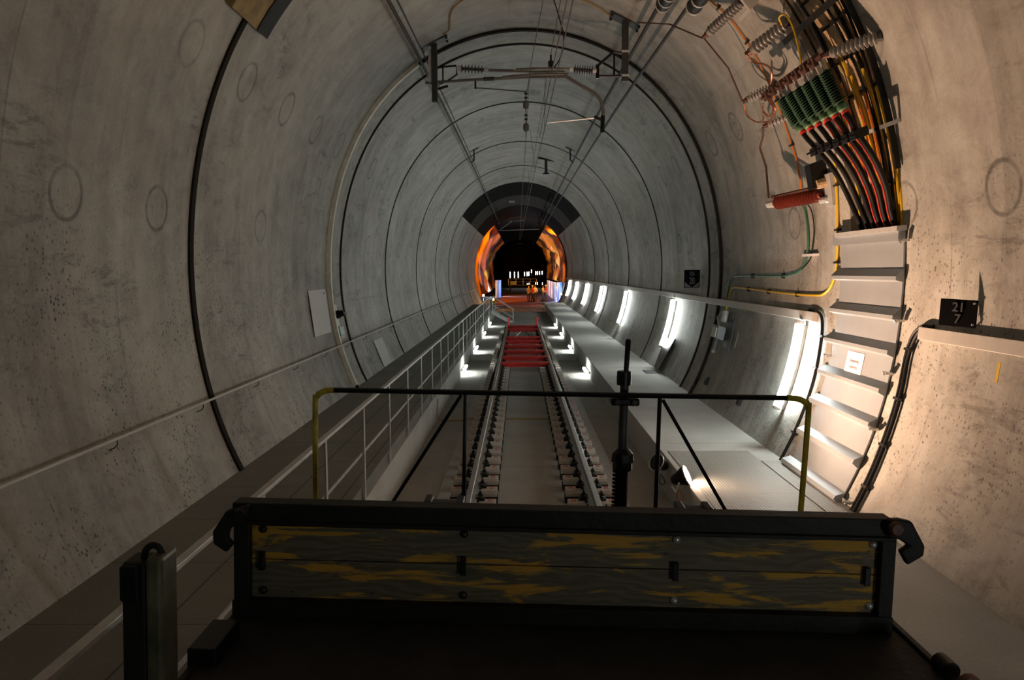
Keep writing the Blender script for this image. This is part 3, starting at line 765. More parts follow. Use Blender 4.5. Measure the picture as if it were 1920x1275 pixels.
# ------------------------------------------------------------------ high-voltage cable terminations
def ribbed(a, b, r0, r1, nsh, seg=14, core=.6):
    pr = [(0, r0 * .8), (.02, r0)]
    for i in range(nsh):
        t0 = .04 + .92 * i / nsh; dt = .92 / nsh
        pr += [(t0, r0 * core), (t0 + dt * .22, r1), (t0 + dt * .36, r1 * .97), (t0 + dt * .55, r0 * core)]
    pr += [(.97, r0), (1, r0 * .8)]
    m_ = MB(); m_.lathe(a, b, pr, seg); return m_
def stand_insulator(base, tip, r, nsh, label, mat='porcelain', group=None, name='insulator'):
    A, B = W(*base), W(*tip)
    t = thing(name, label, 'insulator', tuple(A), group)
    d = (B - A)
    ribbed(d * .08, d * .92, r * .75, r, nsh, 14, .7).build('ribbed_body', mat, t, True)
    MB().lathe((0, 0, 0), d * .10, [(0, r * .8), (.6, r * .8), (.62, r * .6), (1, r * .6)], 8).build('base_flange', 'pole_metal', t)
    MB().lathe(d * .90, d * 1.06, [(0, r * .55), (.5, r * .55), (.52, r * .4), (1, r * .4)], 8).build('cap', 'rust', t)
    return t, A + d
stand_insulator((11.22, 39.6, -.02), (11.82, 38.2, .45), .075, 11, 'uppermost grey ribbed insulator carrying the thin brown rod on the haunch')
stand_insulator((10.40, 47.6, -.02), (10.90, 46.6, .45), .090, 9, 'large grey ribbed insulator with a yellow lead above the bus bar')
stand_insulator((11.75, 54.6, -.02), (11.85, 53.4, .47), .072, 9, 'grey ribbed insulator at the left end of the bus bar')
stand_insulator((8.62, 57.6, -.02), (9.02, 55.4, .42), .075, 10, 'grey ribbed insulator at the right end of the bus bar')
stand_insulator((11.3, 61.2, -.02), (11.48, 60.1, .46), .068, 8, 'small grey ribbed insulator left of the green terminations')
c = thing('insulator_bracket', 'open square steel bracket box behind the uppermost insulator', 'bracket', tuple(W(11.1, 39, 0)))
wbox(c, 'box_plate', 'pole_metal', 10.7, 11.15, 36.6, 39.2, 0, .03); wbox(c, 'box_side', 'duct', 10.66, 10.72, 36.6, 41.6, 0, .22); wbox(c, 'box_side', 'duct', 10.7, 11.15, 40.9, 41.6, 0, .22)
bb = thing('bus_bar', 'brown oxidised bus bar with bolted clamps joining the green terminations', 'bus bar', tuple(W(10, 55, .45)))
c = MB(); c.loft([[rel(bb, W(yy, p, o_)) for p, o_ in ((54.7, .42), (55.4, .42), (55.4, .47), (54.7, .47))] for yy in (9.05, 11.25)]); c.build('bar', 'rust', bb)
for yy in (9.28, 9.55, 9.83, 10.11, 10.40, 10.70, 11.0):
    c = MB(); c.loft([[rel(bb, W(yy + q, p, o_)) for p, o_ in ((54.2, .40), (56.0, .40), (56.0, .50), (54.2, .50))] for q in (-.07, .07)])
    c.lathe(rel(bb, W(yy, 55.1, .50)), rel(bb, W(yy, 55.1, .54)), [(0, .025), (1, .025)], 6); c.build('bar_clamp', 'rust', bb, bevel=.006)
TY = [10.56, 10.26, 9.97, 9.68, 9.40, 9.12]
BY = [10.32, 10.05, 9.79, 9.53, 9.27, 9.01]
KY = [10.12, 9.88, 9.64, 9.40, 9.15, 8.93]
EY = [9.95, 9.76, 9.58, 9.42, 9.24, 9.06]
nm = ['first', 'second', 'third', 'fourth', 'fifth', 'sixth']
for i in range(6):
    A, B = W(TY[i], 57.3, .45), W(BY[i], 64.6, .43)
    t = thing('cable_termination', '%s green ribbed cable termination counted from the left below the bus bar' % nm[i], 'cable termination', tuple(A), 'green ribbed cable terminations')
    d = B - A
    # alternating body and thin wide sheds
    MB().lathe((0, 0, 0), d * .88, [(0, .022), (.05, .032), (.95, .036), (1, .04)], 12).build('core_rod', 'black', t, True)
    sh = MB()
    for q in range(13):
        t0 = .05 + .80 * q / 13
        sh.lathe(d * t0, d * (t0 + .016), [(0, .038), (.45, .088), (.75, .088), (1, .040)], 16)
    sh.build('shed_stack', 'green_ins', t, True)
    MB().lathe(d * .84, d * 1.0, [(0, .05), (.25, .065), (.8, .062), (1, .045)], 12).build('stress_cone', simple('green cone', (.10, .22, .11), .5) if i == 0 else bpy.data.materials['green cone'], t, True)
    MB().lathe(d * 1.0, d * 1.06, [(0, .047), (1, .042)], 10).build('red_band', 'redc', t)
    e = W(TY[i] + .03, 55.6, .45) - A
    MB().tube([e, (0, 0, 0)], .022, 8).build('top_stud', 'galv', t)
    # the cable itself
    P = [(BY[i], 65.0, .43), (BY[i] - .06, 66.5, .41), (KY[i], 68.9, .38), ((KY[i] * .75 + EY[i] * .25) - .05, 73.5, .26), ((KY[i] + EY[i]) / 2 + (-.02), 78.5, .14), (EY[i], 83.0, .06), (EY[i], 89.0, -.10)]
    cb = MB().tube(wpath(P, 5), .031, 10).build('power_cable', 'black', None, True)
    tag(cb, '%s thick black power cable from the left curving down into the hatch' % nm[i], 'cable', 'thick black power cables')
    if i in (3, 4, 5):
        Q = [(a + .024, b + .12, c_ + .024) for a, b, c_ in P]
        MB().tube(wpath(Q, 5), .012, 6).build('red_stripe', 'redc', cb, True)
# clamp rack across the cables
cr = thing('cable_clamp_rack', 'black clamp rack holding the six power cables on a pale bracket', 'clamp', tuple(W(9.5, 68.8, .3)))
for i in range(6):
    c = MB(); c.loft([[rel(cr, W(KY[i] + q, p, o_)) for p, o_ in ((68.2, .30), (69.7, .30), (69.7, .45), (68.2, .45))] for q in (-.085, .085)])
    for q in (-.06, .06): c.lathe(rel(cr, W(KY[i] + q, 68.9, .45)), rel(cr, W(KY[i] + q, 68.9, .50)), [(0, .014), (1, .014)], 6)
    c.build('clamp', 'black', cr, bevel=.01)
c = MB(); c.loft([[rel(cr, W(yy, p, o_)) for p, o_ in ((69.0, .24), (69.6, .24), (69.6, .30), (69.0, .30))] for yy in (8.72, 10.35)]); c.build('support_rail', 'galv', cr)
for yy in (8.74, 10.33):
    c = MB(); c.loft([[rel(cr, W(yy + q, p, o_)) for p, o_ in ((69.0, -.0), (69.6, -.0), (69.6, .30), (69.0, .30))] for q in (-.02, .02)]); c.build('support_arm', 'galv', cr)
# cables deep in the recess
rc = [('yellow', 9.02, .0), ('yellow', 9.14, .3), ('black', 9.22, .1), ('yellow', 9.33, .5), ('orange', 9.45, .2), ('black', 9.52, .7), ('yellow', 9.62, .4), ('redc', 9.72, .6), ('yellow', 9.83, .9), ('orange', 9.94, .3), ('black', 10.03, .8), ('yellow', 10.14, .1), ('black', 10.24, .5)]
for i, (mt, y_, ph_) in enumerate(rc):
    st_ = 44.5 if mt == 'black' else 60 + 4 * math.sin(i * 2.1)
    P = [(y_ + .05 * math.sin(p * .14 + ph_ * 6), p, -.07 + .06 * math.sin(p * .1 + ph_ * 5)) for p in frange(st_, 88, 7)]
    o = MB().tube(wpath(P, 3), .016 if mt != 'yellow' else .019, 6).build('recess_cable', {'black': 'black', 'yellow': 'yellow', 'orange': 'orange', 'redc': 'redc'}[mt], None, True)
    tag(o, {'black': 'thin black cable running deep in the open wall recess', 'yellow': 'thin yellow cable running deep in the open wall recess', 'orange': 'thin orange cable running deep in the open wall recess', 'redc': 'single thin red cable running deep in the open wall recess'}[mt], 'cable',
        {'black': 'black cables in the recess', 'yellow': 'yellow cables in the recess', 'orange': 'orange cables in the recess', 'redc': None}[mt])
cl = thing('cable_ladder', 'steel cable ladder with rungs standing in the open wall recess', 'cable ladder', tuple(W(9.6, 60, -.1)))
for yy in (8.99, 10.28, 9.55):
    c = MB(); c.loft([[rel(cl, W(yy + a, p, o_)) for a, o_ in ((-.015, -.165), (.015, -.165), (.015, -.13), (-.015, -.13))] for p in frange(44.3, 86, 3)]); c.build('side_rail', 'galv' if yy != 9.55 else 'steel_dark', cl)
for p in (47, 52, 57.5, 63, 71, 78):
    c = MB(); c.loft([[rel(cl, W(yy, p + a, o_)) for a, o_ in ((-.22, -.165), (.22, -.165), (.22, -.135), (-.22, -.135))] for yy in (8.99, 10.28)]); c.build('rung', 'steel_dark', cl)
# frame standing proud over the recess
hf = thing('support_frame', 'dark steel support frame standing off the wall over the cable recess', 'frame', tuple(W(9.6, 56, .2)))
for yy in (8.86,):
    c = MB(); c.loft([[rel(hf, W(yy + a, p, o_)) for a, o_ in ((-.015, .02), (.015, .02), (.015, .08), (-.015, .08))] for p in frange(44, 76, 2)]); c.build('upright', 'steel_dark', hf)
for yy in (10.42,):
    c = MB(); c.loft([[rel(hf, W(yy + a, p, o_)) for a, o_ in ((-.03, .02), (.03, .02), (.03, .10), (-.03, .10))] for p in frange(48, 66, 2)]); c.build('upright', 'galv', hf)
for p in (49.5,):
    c = MB(); c.loft([[rel(hf, W(yy, p + a, o_)) for a, o_ in ((-.5, .10), (.5, .10), (.5, .18), (-.5, .18))] for yy in (8.8, 10.48)]); c.build('cross_rail', 'steel_dark', hf)
for yy in (9.65,):
    c = MB(); c.loft([[rel(hf, W(yy + a, p, o_)) for a, o_ in ((-.02, .10), (.02, .10), (.02, .14), (-.02, .14))] for p in frange(49.5, 60.5, 2)]); c.build('slat', 'steel_dark', hf)

# red disconnector with its drive
ds = thing('red_insulator', 'red ribbed insulator with brown blade and dark drive beside the recess', 'insulator', tuple(W(11.2, 77, 0)))
A_, B_ = W(11.05, 77.0, .07), W(11.86, 76.4, .45)
ribbed(rel(ds, A_), rel(ds, B_), .060, .100, 15, 14, .8).build('ribbed_body', 'red_ins', ds, True)
MB().tube([rel(ds, W(11.02, 75.4, .12)), rel(ds, W(11.88, 74.9, .47))], .022, 6).build('blade', 'rust', ds)
MB().lathe(rel(ds, W(11.84, 76.4, .45)), rel(ds, W(11.95, 76.3, .52)), [(0, .06), (1, .05)], 8).build('end_cap', 'galv', ds)
wbox(ds, 'drive_box', 'steel_black', 10.90, 11.10, 70.8, 75.6, 0, .22); wbox(ds, 'drive_plate', 'galv', 10.72, 10.95, 73.5, 79.5, 0, .06)
MB().lathe(rel(ds, W(10.9, 75.0, .05)), rel(ds, W(10.9, 75.0, .17)), [(0, .07), (1, .06)], 12).build('drive_wheel', 'niche', ds)
MB().lathe(rel(ds, W(11.15, 78.0, .06)), rel(ds, W(10.85, 78.2, .06)), [(0, .03), (.1, .045), (.9, .045), (1, .03)], 8).build('link', 'galv', ds)
# copper leads
tag(MB().tube([W(*p) for p in [(11.84, 38.0, .48), (11.80, 46, .47), (11.86, 53.2, .50)]], .012, 6).build('brown_rod', 'rust'), 'thin brown rod linking the two upper left insulators', 'conductor')
tag(MB().tube([W(13.6, 25, .35), W(12.6, 31, .42), W(11.84, 38.0, .50)], .012, 6).build('brown_rod', 'rust'), 'thin brown rod rising from the uppermost insulator to the tunnel crown', 'conductor')
tag(MB().tube([W(*p) for p in [(11.5, 60.2, .49), (11.75, 61.9, .45), (12.1, 63.7, .42), (12.1, 68, .40), (11.93, 74.9, .50)]], .016, 6).build('copper_rod', 'rust'), 'bent brown rod running down to the red insulator', 'conductor')
def lead(P, r, mat, label):
    tag(MB().tube(wpath(P, 6), r, 7).build('copper_lead', mat, None, True), label, 'conductor')
lead([(10.88, 46.5, .50), (10.95, 48.6, .44), (10.75, 50.0, .42), (10.55, 51.5, .44), (10.62, 53.2, .46), (10.8, 54.6, .48)], .014, 'copper', 'copper lead looping from the large upper insulator to the bus bar')
lead([(11.85, 53.8, .50), (11.9, 56.4, .50), (11.75, 58.6, .46), (11.55, 58.9, .44), (11.4, 57.2, .44), (11.3, 56.0, .44)], .013, 'copper', 'copper lead sagging from the left bus insulator')
lead([(11.0, 55.9, .47), (10.95, 57.8, .46), (11.15, 59.0, .46), (11.3, 58.2, .46), (11.35, 57.4, .46)], .014, 'copper', 'short copper loop beside the first green termination')
lead([(10.9, 55.9, .47), (10.9, 58.4, .46), (11.2, 59.7, .46), (11.45, 59.3, .48)], .013, 'copper', 'lower copper loop ending at the small grey insulator')
lead([(10.38, 47.0, .12), (10.15, 45.9, .2), (9.85, 46.3, .25), (9.75, 49.0, .3), (9.70, 54.2, .42)], .012, 'yellow', 'yellow lead arching from the large insulator down to the bus bar')

sheet_on_wall('paint_mark', 'yellow', 6.98, 7.02, 102.6, 105.0, .0, 'short yellow paint mark on the near right wall below the trunking', 'paint mark', .002)
# flood lamps clipped on the right walkway edge
def flood(loc_, tgt, label, lit):
    t = thing('flood_lamp', label, 'lamp', loc_)
    d = (Vector(tgt) - Vector(loc_)).normalized()
    MB().lathe(-d * .10, d * .10, [(0, .03), (.1, .06), (.5, .085), (.9, .12), (1, .125)], 16).build('reflector_housing', 'steel_black', t, True)
    MB().lathe(d * .098, d * .106, [(0, .112), (1, .112)], 16).build('lens', 'lens_warm' if lit else 'clip', t)
    e1 = d.orthogonal().normalized(); e2 = d.cross(e1)
    MB().tube([d * .108 + (e1 * math.cos(q) + e2 * math.sin(q)) * .122 for q in [2 * math.pi * k_ / 20 for k_ in range(21)]], .009, 6, False).build('rim', 'alu', t, True)
    c = MB(); c.tube([(-.02, .12, -.02), (-.06, .13, -.14), (-.06, -.13, -.14), (-.02, -.12, -.02)], .012, 6); c.build('yoke', 'galv', t)
    MB().tube(smooth_pts([(0, -.05, -.14), (.02, -.2, -.2), (-.02, -.05, -.26), (0, .1, -.2), (0, .02, -.14)], 4), .008, 6).build('cord', 'orange' if lit else 'rust', t, True)
    return t, d
lp = (1.95, 9.75, .15)
t, d = flood(lp, (3.6, 9.15, 1.0), 'lit flood lamp at the right walkway edge shining on the hatch', True)
spot('flood_light', Vector(lp) + d * .14, (3.75, 8.9, 4.6), FLOOD, (1.0, .60, .38), 160, 1.0, .04)
flood((1.945, 10.95, .03), (1.2, 10.4, .5), 'unlit chrome flood lamp hanging just behind the lit one', False)

# ================================================================== OVERHEAD
def mast(x, y, deg, ztop, zbot, label, plate_label=None):
    t = thing('catenary_mast', label, 'mast', (x, y, zbot))
    b = W(y, deg, 0)
    MB().box(-.055, .055, -.055, .055, 0, ztop - zbot).build('post', 'pole_metal', t, bevel=.005)
    rt_ = Matrix.Translation((0, 0, ztop - zbot)) @ Matrix.Rotation(R(deg), 4, 'Y')
    MB().box(-.30, .30, -.16, .16, -.01, .03, rt_).build('ceiling_plate', 'pole_metal', t)
    for a in (-.26, .26):
        for b_ in (-.12, .12): MB().box(a - .02, a + .02, b_ - .02, b_ + .02, -.05, 0, rt_).build('anchor_bolt', 'clip', t)
    return t
def zc(y, x):   # ceiling height above x
    best = min((abs(W(y, d_ / 4.).x - x), W(y, d_ / 4.).z) for d_ in range(-200, 200)); return best[1]
m1 = mast(-1.665, 16.3, -24, zc(16.3, -1.665) - .02, 6.05, 'left overhead line mast hanging from the crown')
m2 = mast(1.915, 14.9, 24, zc(14.9, 1.915) - .02, 6.10, 'right overhead line mast hanging from the crown')
def rp(t, *P): return [Vector(p) - Vector(t.location) for p in P]
# left cantilever
y = 16.3
MB().box(-.03, .03, -.03, .03, -.32, .32, Matrix.Translation(Vector((-1.75, y, 6.75)) - m1.location)).build('clamp_rail', 'galv', m1)
def boxtube(t, pts, r, name, mat='steel_black', seg=6): return MB().tube(rp(t, *pts), r, seg).build(name, mat, t)
boxtube(m1, [(-1.6, y, 6.72), (-1.24, y, 6.75), (-1.22, y, 6.58), (-1.4, y, 6.46), (-1.58, y, 6.40)], .022, 'bracket')
boxtube(m1, [(-1.5, y, 6.72), (-1.5, y, 6.45)], .016, 'bracket')
boxtube(m1, [(-1.6, y, 6.30), (-1.4, y, 6.36)], .028, 'bracket')
def insul(t, a, b, r, n_):
    A, B = rp(t, a, b); d = B - A
    ribbed(A + d * .1, A + d * .9, r * .5, r, n_, 12, .7).build('ribbed_insulator', 'dark_porcelain', t, True)
    MB().lathe(A, A + d * .14, [(0, r * .6), (1, r * .6)], 8).build('insulator_cap', 'galv', t); MB().lathe(A + d * .86, B, [(0, r * .6), (1, r * .6)], 8).build('insulator_cap', 'galv', t)
insul(m1, (-1.22, y, 6.70), (-.60, y, 6.66), .085, 7)
boxtube(m1, [(-.62, y, 6.66), (.30, y, 6.62), (.9, y - .1, 6.60)], .022, 'cantilever_tube', 'arm')
boxtube(m1, [(-.10, y, 6.64), (-.62, y, 6.66)], .030, 'cantilever_tube', 'arm')
boxtube(m1, [(-1.85, y, 6.42), (-1.0, y, 6.47), (.2, y, 6.52), (.95, y - .1, 6.50)], .030, 'lower_tube', 'arm')
boxtube(m1, [(-.86, y, 6.46), (-.86, y, 6.30)], .02, 'drop_clamp'); boxtube(m1, [(-.70, y, 6.487), (-.48, y, 6.494)], .042, 'coupling', 'pole_metal')
boxtube(m1, [(-.86, y, 6.32), (-.70, y, 6.31), (.14, y, 6.24)], .014, 'steady_arm', 'arm')
# right cantilever
y = 14.9
boxtube(m2, [(1.85, y, 6.60), (1.70, y, 6.62), (1.42, y, 6.38)], .026, 'bracket'); boxtube(m2, [(1.72, y, 6.62), (1.72, y, 6.22)], .020, 'bracket'); boxtube(m2, [(1.85, y, 6.20), (1.40, y, 6.20)], .022, 'bracket')
boxtube(m2, [(1.42, y, 6.40), (1.42, y, 6.16)], .035, 'bracket')
for z_ in (6.62, 6.20): MB().box(-.065, .065, -.065, .065, -.02, .02, Matrix.Translation(Vector((1.915, y, z_)) - m2.location)).build('mast_strap', 'galv', m2)
insul(m2, (1.40, y, 6.29), (.92, y, 6.33), .085, 8)
boxtube(m2, [(.95, y, 6.33), (.3, y, 6.34), (-.05, y + .05, 6.34)], .024, 'cantilever_tube', 'arm')
boxtube(m2, [(.90, y, 6.24), (.3, y, 6.24), (-.30, y + .1, 6.22)], .022, 'lower_tube', 'arm')
MB().tube([Vector(p) for p in smooth_pts([tuple(v) for v in rp(m2, (.82, y, 6.22), (1.10, y, 6.05), (1.36, y, 5.90), (1.47, y, 5.78), (1.52, y, 5.62), (1.52, y, 5.42))], 4)], .030, 8).build('drop_tube', 'arm', m2, True)
boxtube(m2, [(1.52, y, 5.50), (1.51, y, 5.20)], .042, 'end_socket', 'steel_dark'); boxtube(m2, [(1.52, y, 5.42), (1.36, y, 5.48)], .03, 'hinge')
boxtube(m2, [(1.38, y, 5.46), (.50, y, 5.38)], .012, 'steady_arm', 'alu')
boxtube(m2, [(.58, y, 6.36), (.58, y, 6.58)], .02, 'messenger_clamp'); MB().box(-.05, .05, -.04, .04, -.05, .05, Matrix.Translation(Vector((.58, y, 6.42)) - m2.location)).build('messenger_clamp', 'steel_black', m2)

def wire(name, P, r, label, cat='wire', mat='wire', seg=5): return tag(MB().tube([Vector(p) for p in P], r, seg).build(name, mat), label, cat)
wire('contact_wire', [(.60, 3, 5.47), (.49, 14.9, 5.37), (.40, 25, 5.42), (.10, 73, 5.5)], .008, 'lower overhead contact wire held by the pale steady arm of the right mast')
wire('messenger_wire', [(.66, 6, 6.62), (.58, 14.9, 6.58), (.45, 30, 6.35), (.15, 73, 6.45)], .007, 'upper messenger wire carried by the right mast')
wire('contact_wire', [(.14, 16.3, 5.36), (.12, 25, 5.45), (.02, 73, 5.5)], .008, 'overhead wire leaving the two insulators below the left mast')
wire('messenger_wire', [(.52, 8, 6.75), (.22, 16.3, 6.66), (.18, 30, 6.45), (.05, 73, 6.45)], .007, 'upper messenger wire carried by the left mast')
wire('brown_wire', [(.66, 9, 6.25), (.60, 14.9, 6.30), (.50, 20, 5.95)], .009, 'brown overhead wire slanting down past the right mast', mat='rust')
wire('dropper_wire', [(.24, 16.0, 6.62), (.16, 16.3, 6.24)], .006, 'short dropper between the left messenger and its steady arm')
wire('dropper_wire', [(.50, 15.6, 6.5), (.485, 15.6, 5.4)], .004, 'dropper hanging beside the right mast steady arm')
wire('dropper_wire', [(.30, 22, 6.48), (.44, 22.2, 5.41)], .004, 'dropper behind the masts, nearer of two')
wire('dropper_wire', [(.35, 30, 6.36), (.37, 30.2, 5.43)], .004, 'dropper behind the masts, farther of two')
tag(MB().tube([Vector(p) for p in smooth_pts([(.52, 13.2, 7.1), (.66, 13.8, 6.95), (.78, 14.3, 6.7), (.74, 14.7, 6.48), (.64, 14.9, 6.36)], 5)], .012, 6).build('jumper_cable', 'black', None, True), 'black jumper cable looping down to the right mast clamp', 'cable')
ic = thing('insulator_chain', 'vertical chain of two oval insulators hanging under the left mast steady arm', 'insulator', (.14, 16.3, 5.4))
MB().tube([(0, 0, .86), (0, 0, -.04)], .008, 6).build('chain_rod', 'clip', ic)
for z_ in (.50, .06):
    MB().lathe((0, 0, z_), (0, 0, z_ + .17), [(0, .02), (.12, .05), (.3, .06), (.7, .06), (.88, .05), (1, .02)], 12).build('oval_insulator', 'arm', ic, True)
for z_ in (.80, .72, .38, .30): MB().box(-.03, .03, -.02, .02, z_ - .02, z_ + .02).build('shackle', 'clip', ic)

# feeder lines under the haunches
for sgn, a0, a1, r, off, lab in ((-1, 28.6, 25.0, .030, .25, 'thick dark feeder line along the left haunch'), (-1, 26.8, 24.0, .014, .25, 'thin feeder wire beside the thick left feeder line'),
                            (1, 28.4, 25.0, .032, .3, 'inner dark feeder line along the right haunch'), (1, 33.6, 28.8, .028, .3, 'outer dark feeder line along the right haunch')):
    P = [W(y_, sgn * (a1 + (a0 - a1) * math.exp(-(y_ - 8) / 12.)), off) for y_ in (9, 12, 16, 20, 26, 34, 45, 58, 72)]
    t = tag(MB().tube(P, r, 8).build('feeder_line', 'pipe_dark', None, True), lab, 'feeder line')
for y_, a, lab in ((13.0, 28.2, 'inner dark tensioning cylinder near the top edge'), (11.9, 33.5, 'outer dark tensioning cylinder near the top edge')):
    A, B = W(y_ - 1.3, a, .3), W(y_ if a > 30 else y_ - .45, a - .3, .3)
    t = thing('tension_cylinder', lab, 'cylinder', tuple(A))
    d = B - A
    MB().lathe((0, 0, 0), d, [(0, .11), (.92, .11), (.93, .08), (1, .05)], 14).build('barrel', 'steel_dark', t, True)
    for q in (.3, .62, .88): MB().lathe(d * q, d * (q + .03), [(0, .12), (1, .12)], 14).build('band', 'galv', t)
for y_ in (30.2, 46.5, 58.0):
    for s_ in (-1, 1):
        t = thing('line_hanger', '%s hanger bracket holding the feeder line, %s' % ({-1: 'left', 1: 'right'}[s_], {30.2: 'nearest of three', 46.5: 'at the start of the dark crown', 58.0: 'under the grey crown band'}[y_]), 'bracket', tuple(W(y_, s_ * 22, 0)))
        MB().box(-.18, .18, -.05, .05, -.03, .0, Matrix.Rotation(R(s_ * 22), 4, 'Y')).build('plate', 'pole_metal', t)
        MB().tube([(0, 0, 0), (0, 0, -.42)], .03, 6).build('rod', 'pole_metal', t); MB().tube([(0, 0, -.4), (s_ * .12, 0, -.5)], .025, 6).build('arm', 'pole_metal', t)
t = thing('crown_bracket', 'T shaped steel bracket on the crown just before the dark section', 'bracket', tuple(W(35.0, 12.5, 0)))
MB().box(-.35, .35, -.08, .08, -.06, .02, Matrix.Rotation(R(11), 4, 'Y')).build('head_plate', 'steel_black', t); MB().box(-.06, .06, -.06, .06, -.62, -.04).build('stem', 'pole_metal', t); MB().box(-.13, .13, -.1, .1, -.66, -.60).build('foot_plate', 'steel_black', t)
for P, lab in (([(15.9, -19.5, .05), (15.8, -17.5, .03), (15.1, -16.5, .03), (14.7, -14.8, .03), (14.4, -10.3, .03), (14.2, -3, .03)], 'ochre earth cable looping over the crown from the left mast'),
               ([(14.3, 6, .03), (14.6, 9, .03), (14.7, 14, .03), (14.9, 18.8, .04)], 'ochre earth cable running to the plate of the right mast')):
    wcable('earth_cable', 'orange_pale', P, .014, lab)
tag(MB().tube([W(60, p, .15) for p in frange(-30, 30, 6)], .03, 6).build('crown_cable', 'pipe_dark'), 'dark cable slung across the far crown', 'cable')
t = thing('crossbar', 'pale horizontal bar with struts hanging across the far dark crown', 'bracket', (0, 66, 6.0))
MB().tube([(-1.75, 0, 0), (1.6, 0, .1)], .035, 6).build('bar', 'galv', t); MB().tube([(-1.6, 0, .05), (-.6, 0, .75)], .03, 6).build('strut', 'galv', t); MB().tube([(-.95, 0, .75), (.35, 0, .8)], .03, 6).build('bar', 'galv', t)
for x_ in (-1.75, 1.6): MB().tube([(x_, 0, -.1), (x_, 0, 1.1)], .04, 6).build('hanger', 'pole_metal', t)
o = MB(); o.box(-.2, .2, -.02, .02, -.08, .08, Matrix.Translation(W(54.5, -7.5, .25))); tag(o.build('small_plate', 'alu'), 'tiny bright plate hanging under the grey crown band', 'plate')

# ================================================================== FAR END
c = thing('timber_deck', 'red brown timber deck on the tunnel floor beyond the track end', 'deck', (.2, 80, -.7))
L0 = loc(c)
MB().box(-2.3, 2.25, 78.5, 114, -.72, -.66, L0).build('deck_boards', 'deck', c)
for q in range(4): MB().box(-1.2, 2.25, 73.2 + q * 1.35, 74.5 + q * 1.35, -.72, -.66, L0).build('step_board', 'step', c)
MB().box(-1.6, 1.95, 63.0, 73.0, -.72, -.64, L0).build('front_sheet', 'step', c)
def barrier(name, P0, P1, h, label):
    t = thing(name, label, 'barrier', (P0[0], P0[1], -.72))
    a = Vector((0, 0, 0)); b = Vector((P1[0] - P0[0], P1[1] - P0[1], 0)); L_ = b.length; u = b.normalized(); n = Vector((-u.y, u.x, 0))
    m_ = MB(); N = max(6, int(L_ * 3)); 
    bot = [a + u * (L_ * i / N) + n * (.05 * math.sin(i * 1.9)) for i in range(N + 1)]
    m_.loft([[p, p + n * .02, p + n * .02 + Vector((0, 0, h)), p + Vector((0, 0, h))] for p in bot]); m_.build('sheet', 'fence', t)
    for i in range(0, N + 1, max(2, N // 8)): MB().box(-.03, .03, -.03, .03, 0, h + .02, Matrix.Translation(bot[i] + n * .05)).build('post', 'galv', t)
    return t
barrier('sheet_barrier', (4.12, 90.8), (4.12, 119), 2.1, 'long blue white sheet barrier along the right side of the timber deck')
barrier('sheet_barrier', (4.20, 90.5), (4.72, 90.5), 2.15, 'short blue white barrier panel facing the camera at the right wall')
barrier('sheet_barrier', (-3.03, 104), (-2.42, 106.5), 2.25, 'blue white sheet barrier standing at the left side of the deck')
for x_, lab in ((-1, 'left'), (1, 'right')):
    for q, dg in enumerate((56, 76, 95)):  # hidden lamps added to make the sheeting glow orange
        p = W(76.5, x_ * dg, -.28)
        t = thing('hidden_orange_lamp', '%s unseen orange lamp added behind the lining rim, %s of three' % (lab, ('highest', 'middle', 'lowest')[q]), 'lamp', tuple(p))
        MB().lathe((0, -.1, 0), (0, .05, 0), [(0, .05), (1, .09)], 10).build('housing', 'steel_black', t); MB().lathe((0, .05, 0), (0, .09, 0), [(0, .08), (1, .06)], 10).build('lens', 'lens_orange', t)
        sp_ = spot('orange_light', p + Vector((0, .12, 0)), W(112, x_ * dg, -1.0), ORANGE, (1.0, .36, .04), 62, .8, .08)
def small_lamp(loc_, power, label, mat='lens_white', col=(1, .85, .6)):
    t = thing('site_or_added_lamp', label, 'lamp', loc_)
    MB().lathe((0, 0, -.10), (0, 0, .02), [(0, .06), (1, .09)], 10).build('base', 'steel_dark', t)
    MB().lathe((0, 0, .02), (0, 0, .22), [(0, .09), (.6, .1), (1, .04)], 12).build('globe', mat, t, True)
    MB().tube([(0, 0, -.1), (0, 0, -loc_[2] - .72)], .02, 6).build('stand', 'galv', t)
    point('site_or_added_light', (loc_[0], loc_[1] - .25, loc_[2] + .15), power, col, .1)
small_lamp((-3.55, 79, .25), 60, 'small white site lamp at the left foot of the orange sheeting', col=(.85, .92, 1.0))
small_lamp((-2.3, 70, .15), 25, 'small yellow lamp beside the stair head', 'lens_orange', (1, .6, .2))
small_lamp((4.1, 80, .3), 90, 'small white site lamp at the right foot of the orange sheeting', col=(.85, .92, 1.0))
for x_, y_, lab in ((4.6, 94, 'first added white lamp on a stand, unseen behind the long right barrier'), (4.6, 103, 'second added white lamp on a stand, unseen behind the long right barrier'), (4.6, 112, 'third added white lamp on a stand, unseen behind the long right barrier'), (4.45, 91.4, 'added white lamp, unseen behind the short right barrier panel'), (-2.9, 107.5, 'added white lamp on a stand, unseen behind the left barrier')):
    small_lamp((x_, y_, .5), 380, lab, col=(.62, .80, 1.0))  # unseen lamps, added to light the barrier sheets from behind
bl = thing('yellow_barrel', 'yellow barrel standing beyond the stair on the left', 'barrel', (-2.25, 66, -.72))
MB().lathe((0, 0, 0), (0, 0, 1.0), [(0, .28), (.03, .31), (.33, .30), (.35, .325), (.37, .30), (.66, .30), (.68, .325), (.7, .30), (.97, .31), (1, .28)], 18).build('drum', 'yellow', bl, True); MB().lathe((0, 0, 1.0), (0, 0, 1.03), [(0, .2), (1, .18)], 12).build('lid', 'steel_dark', bl)
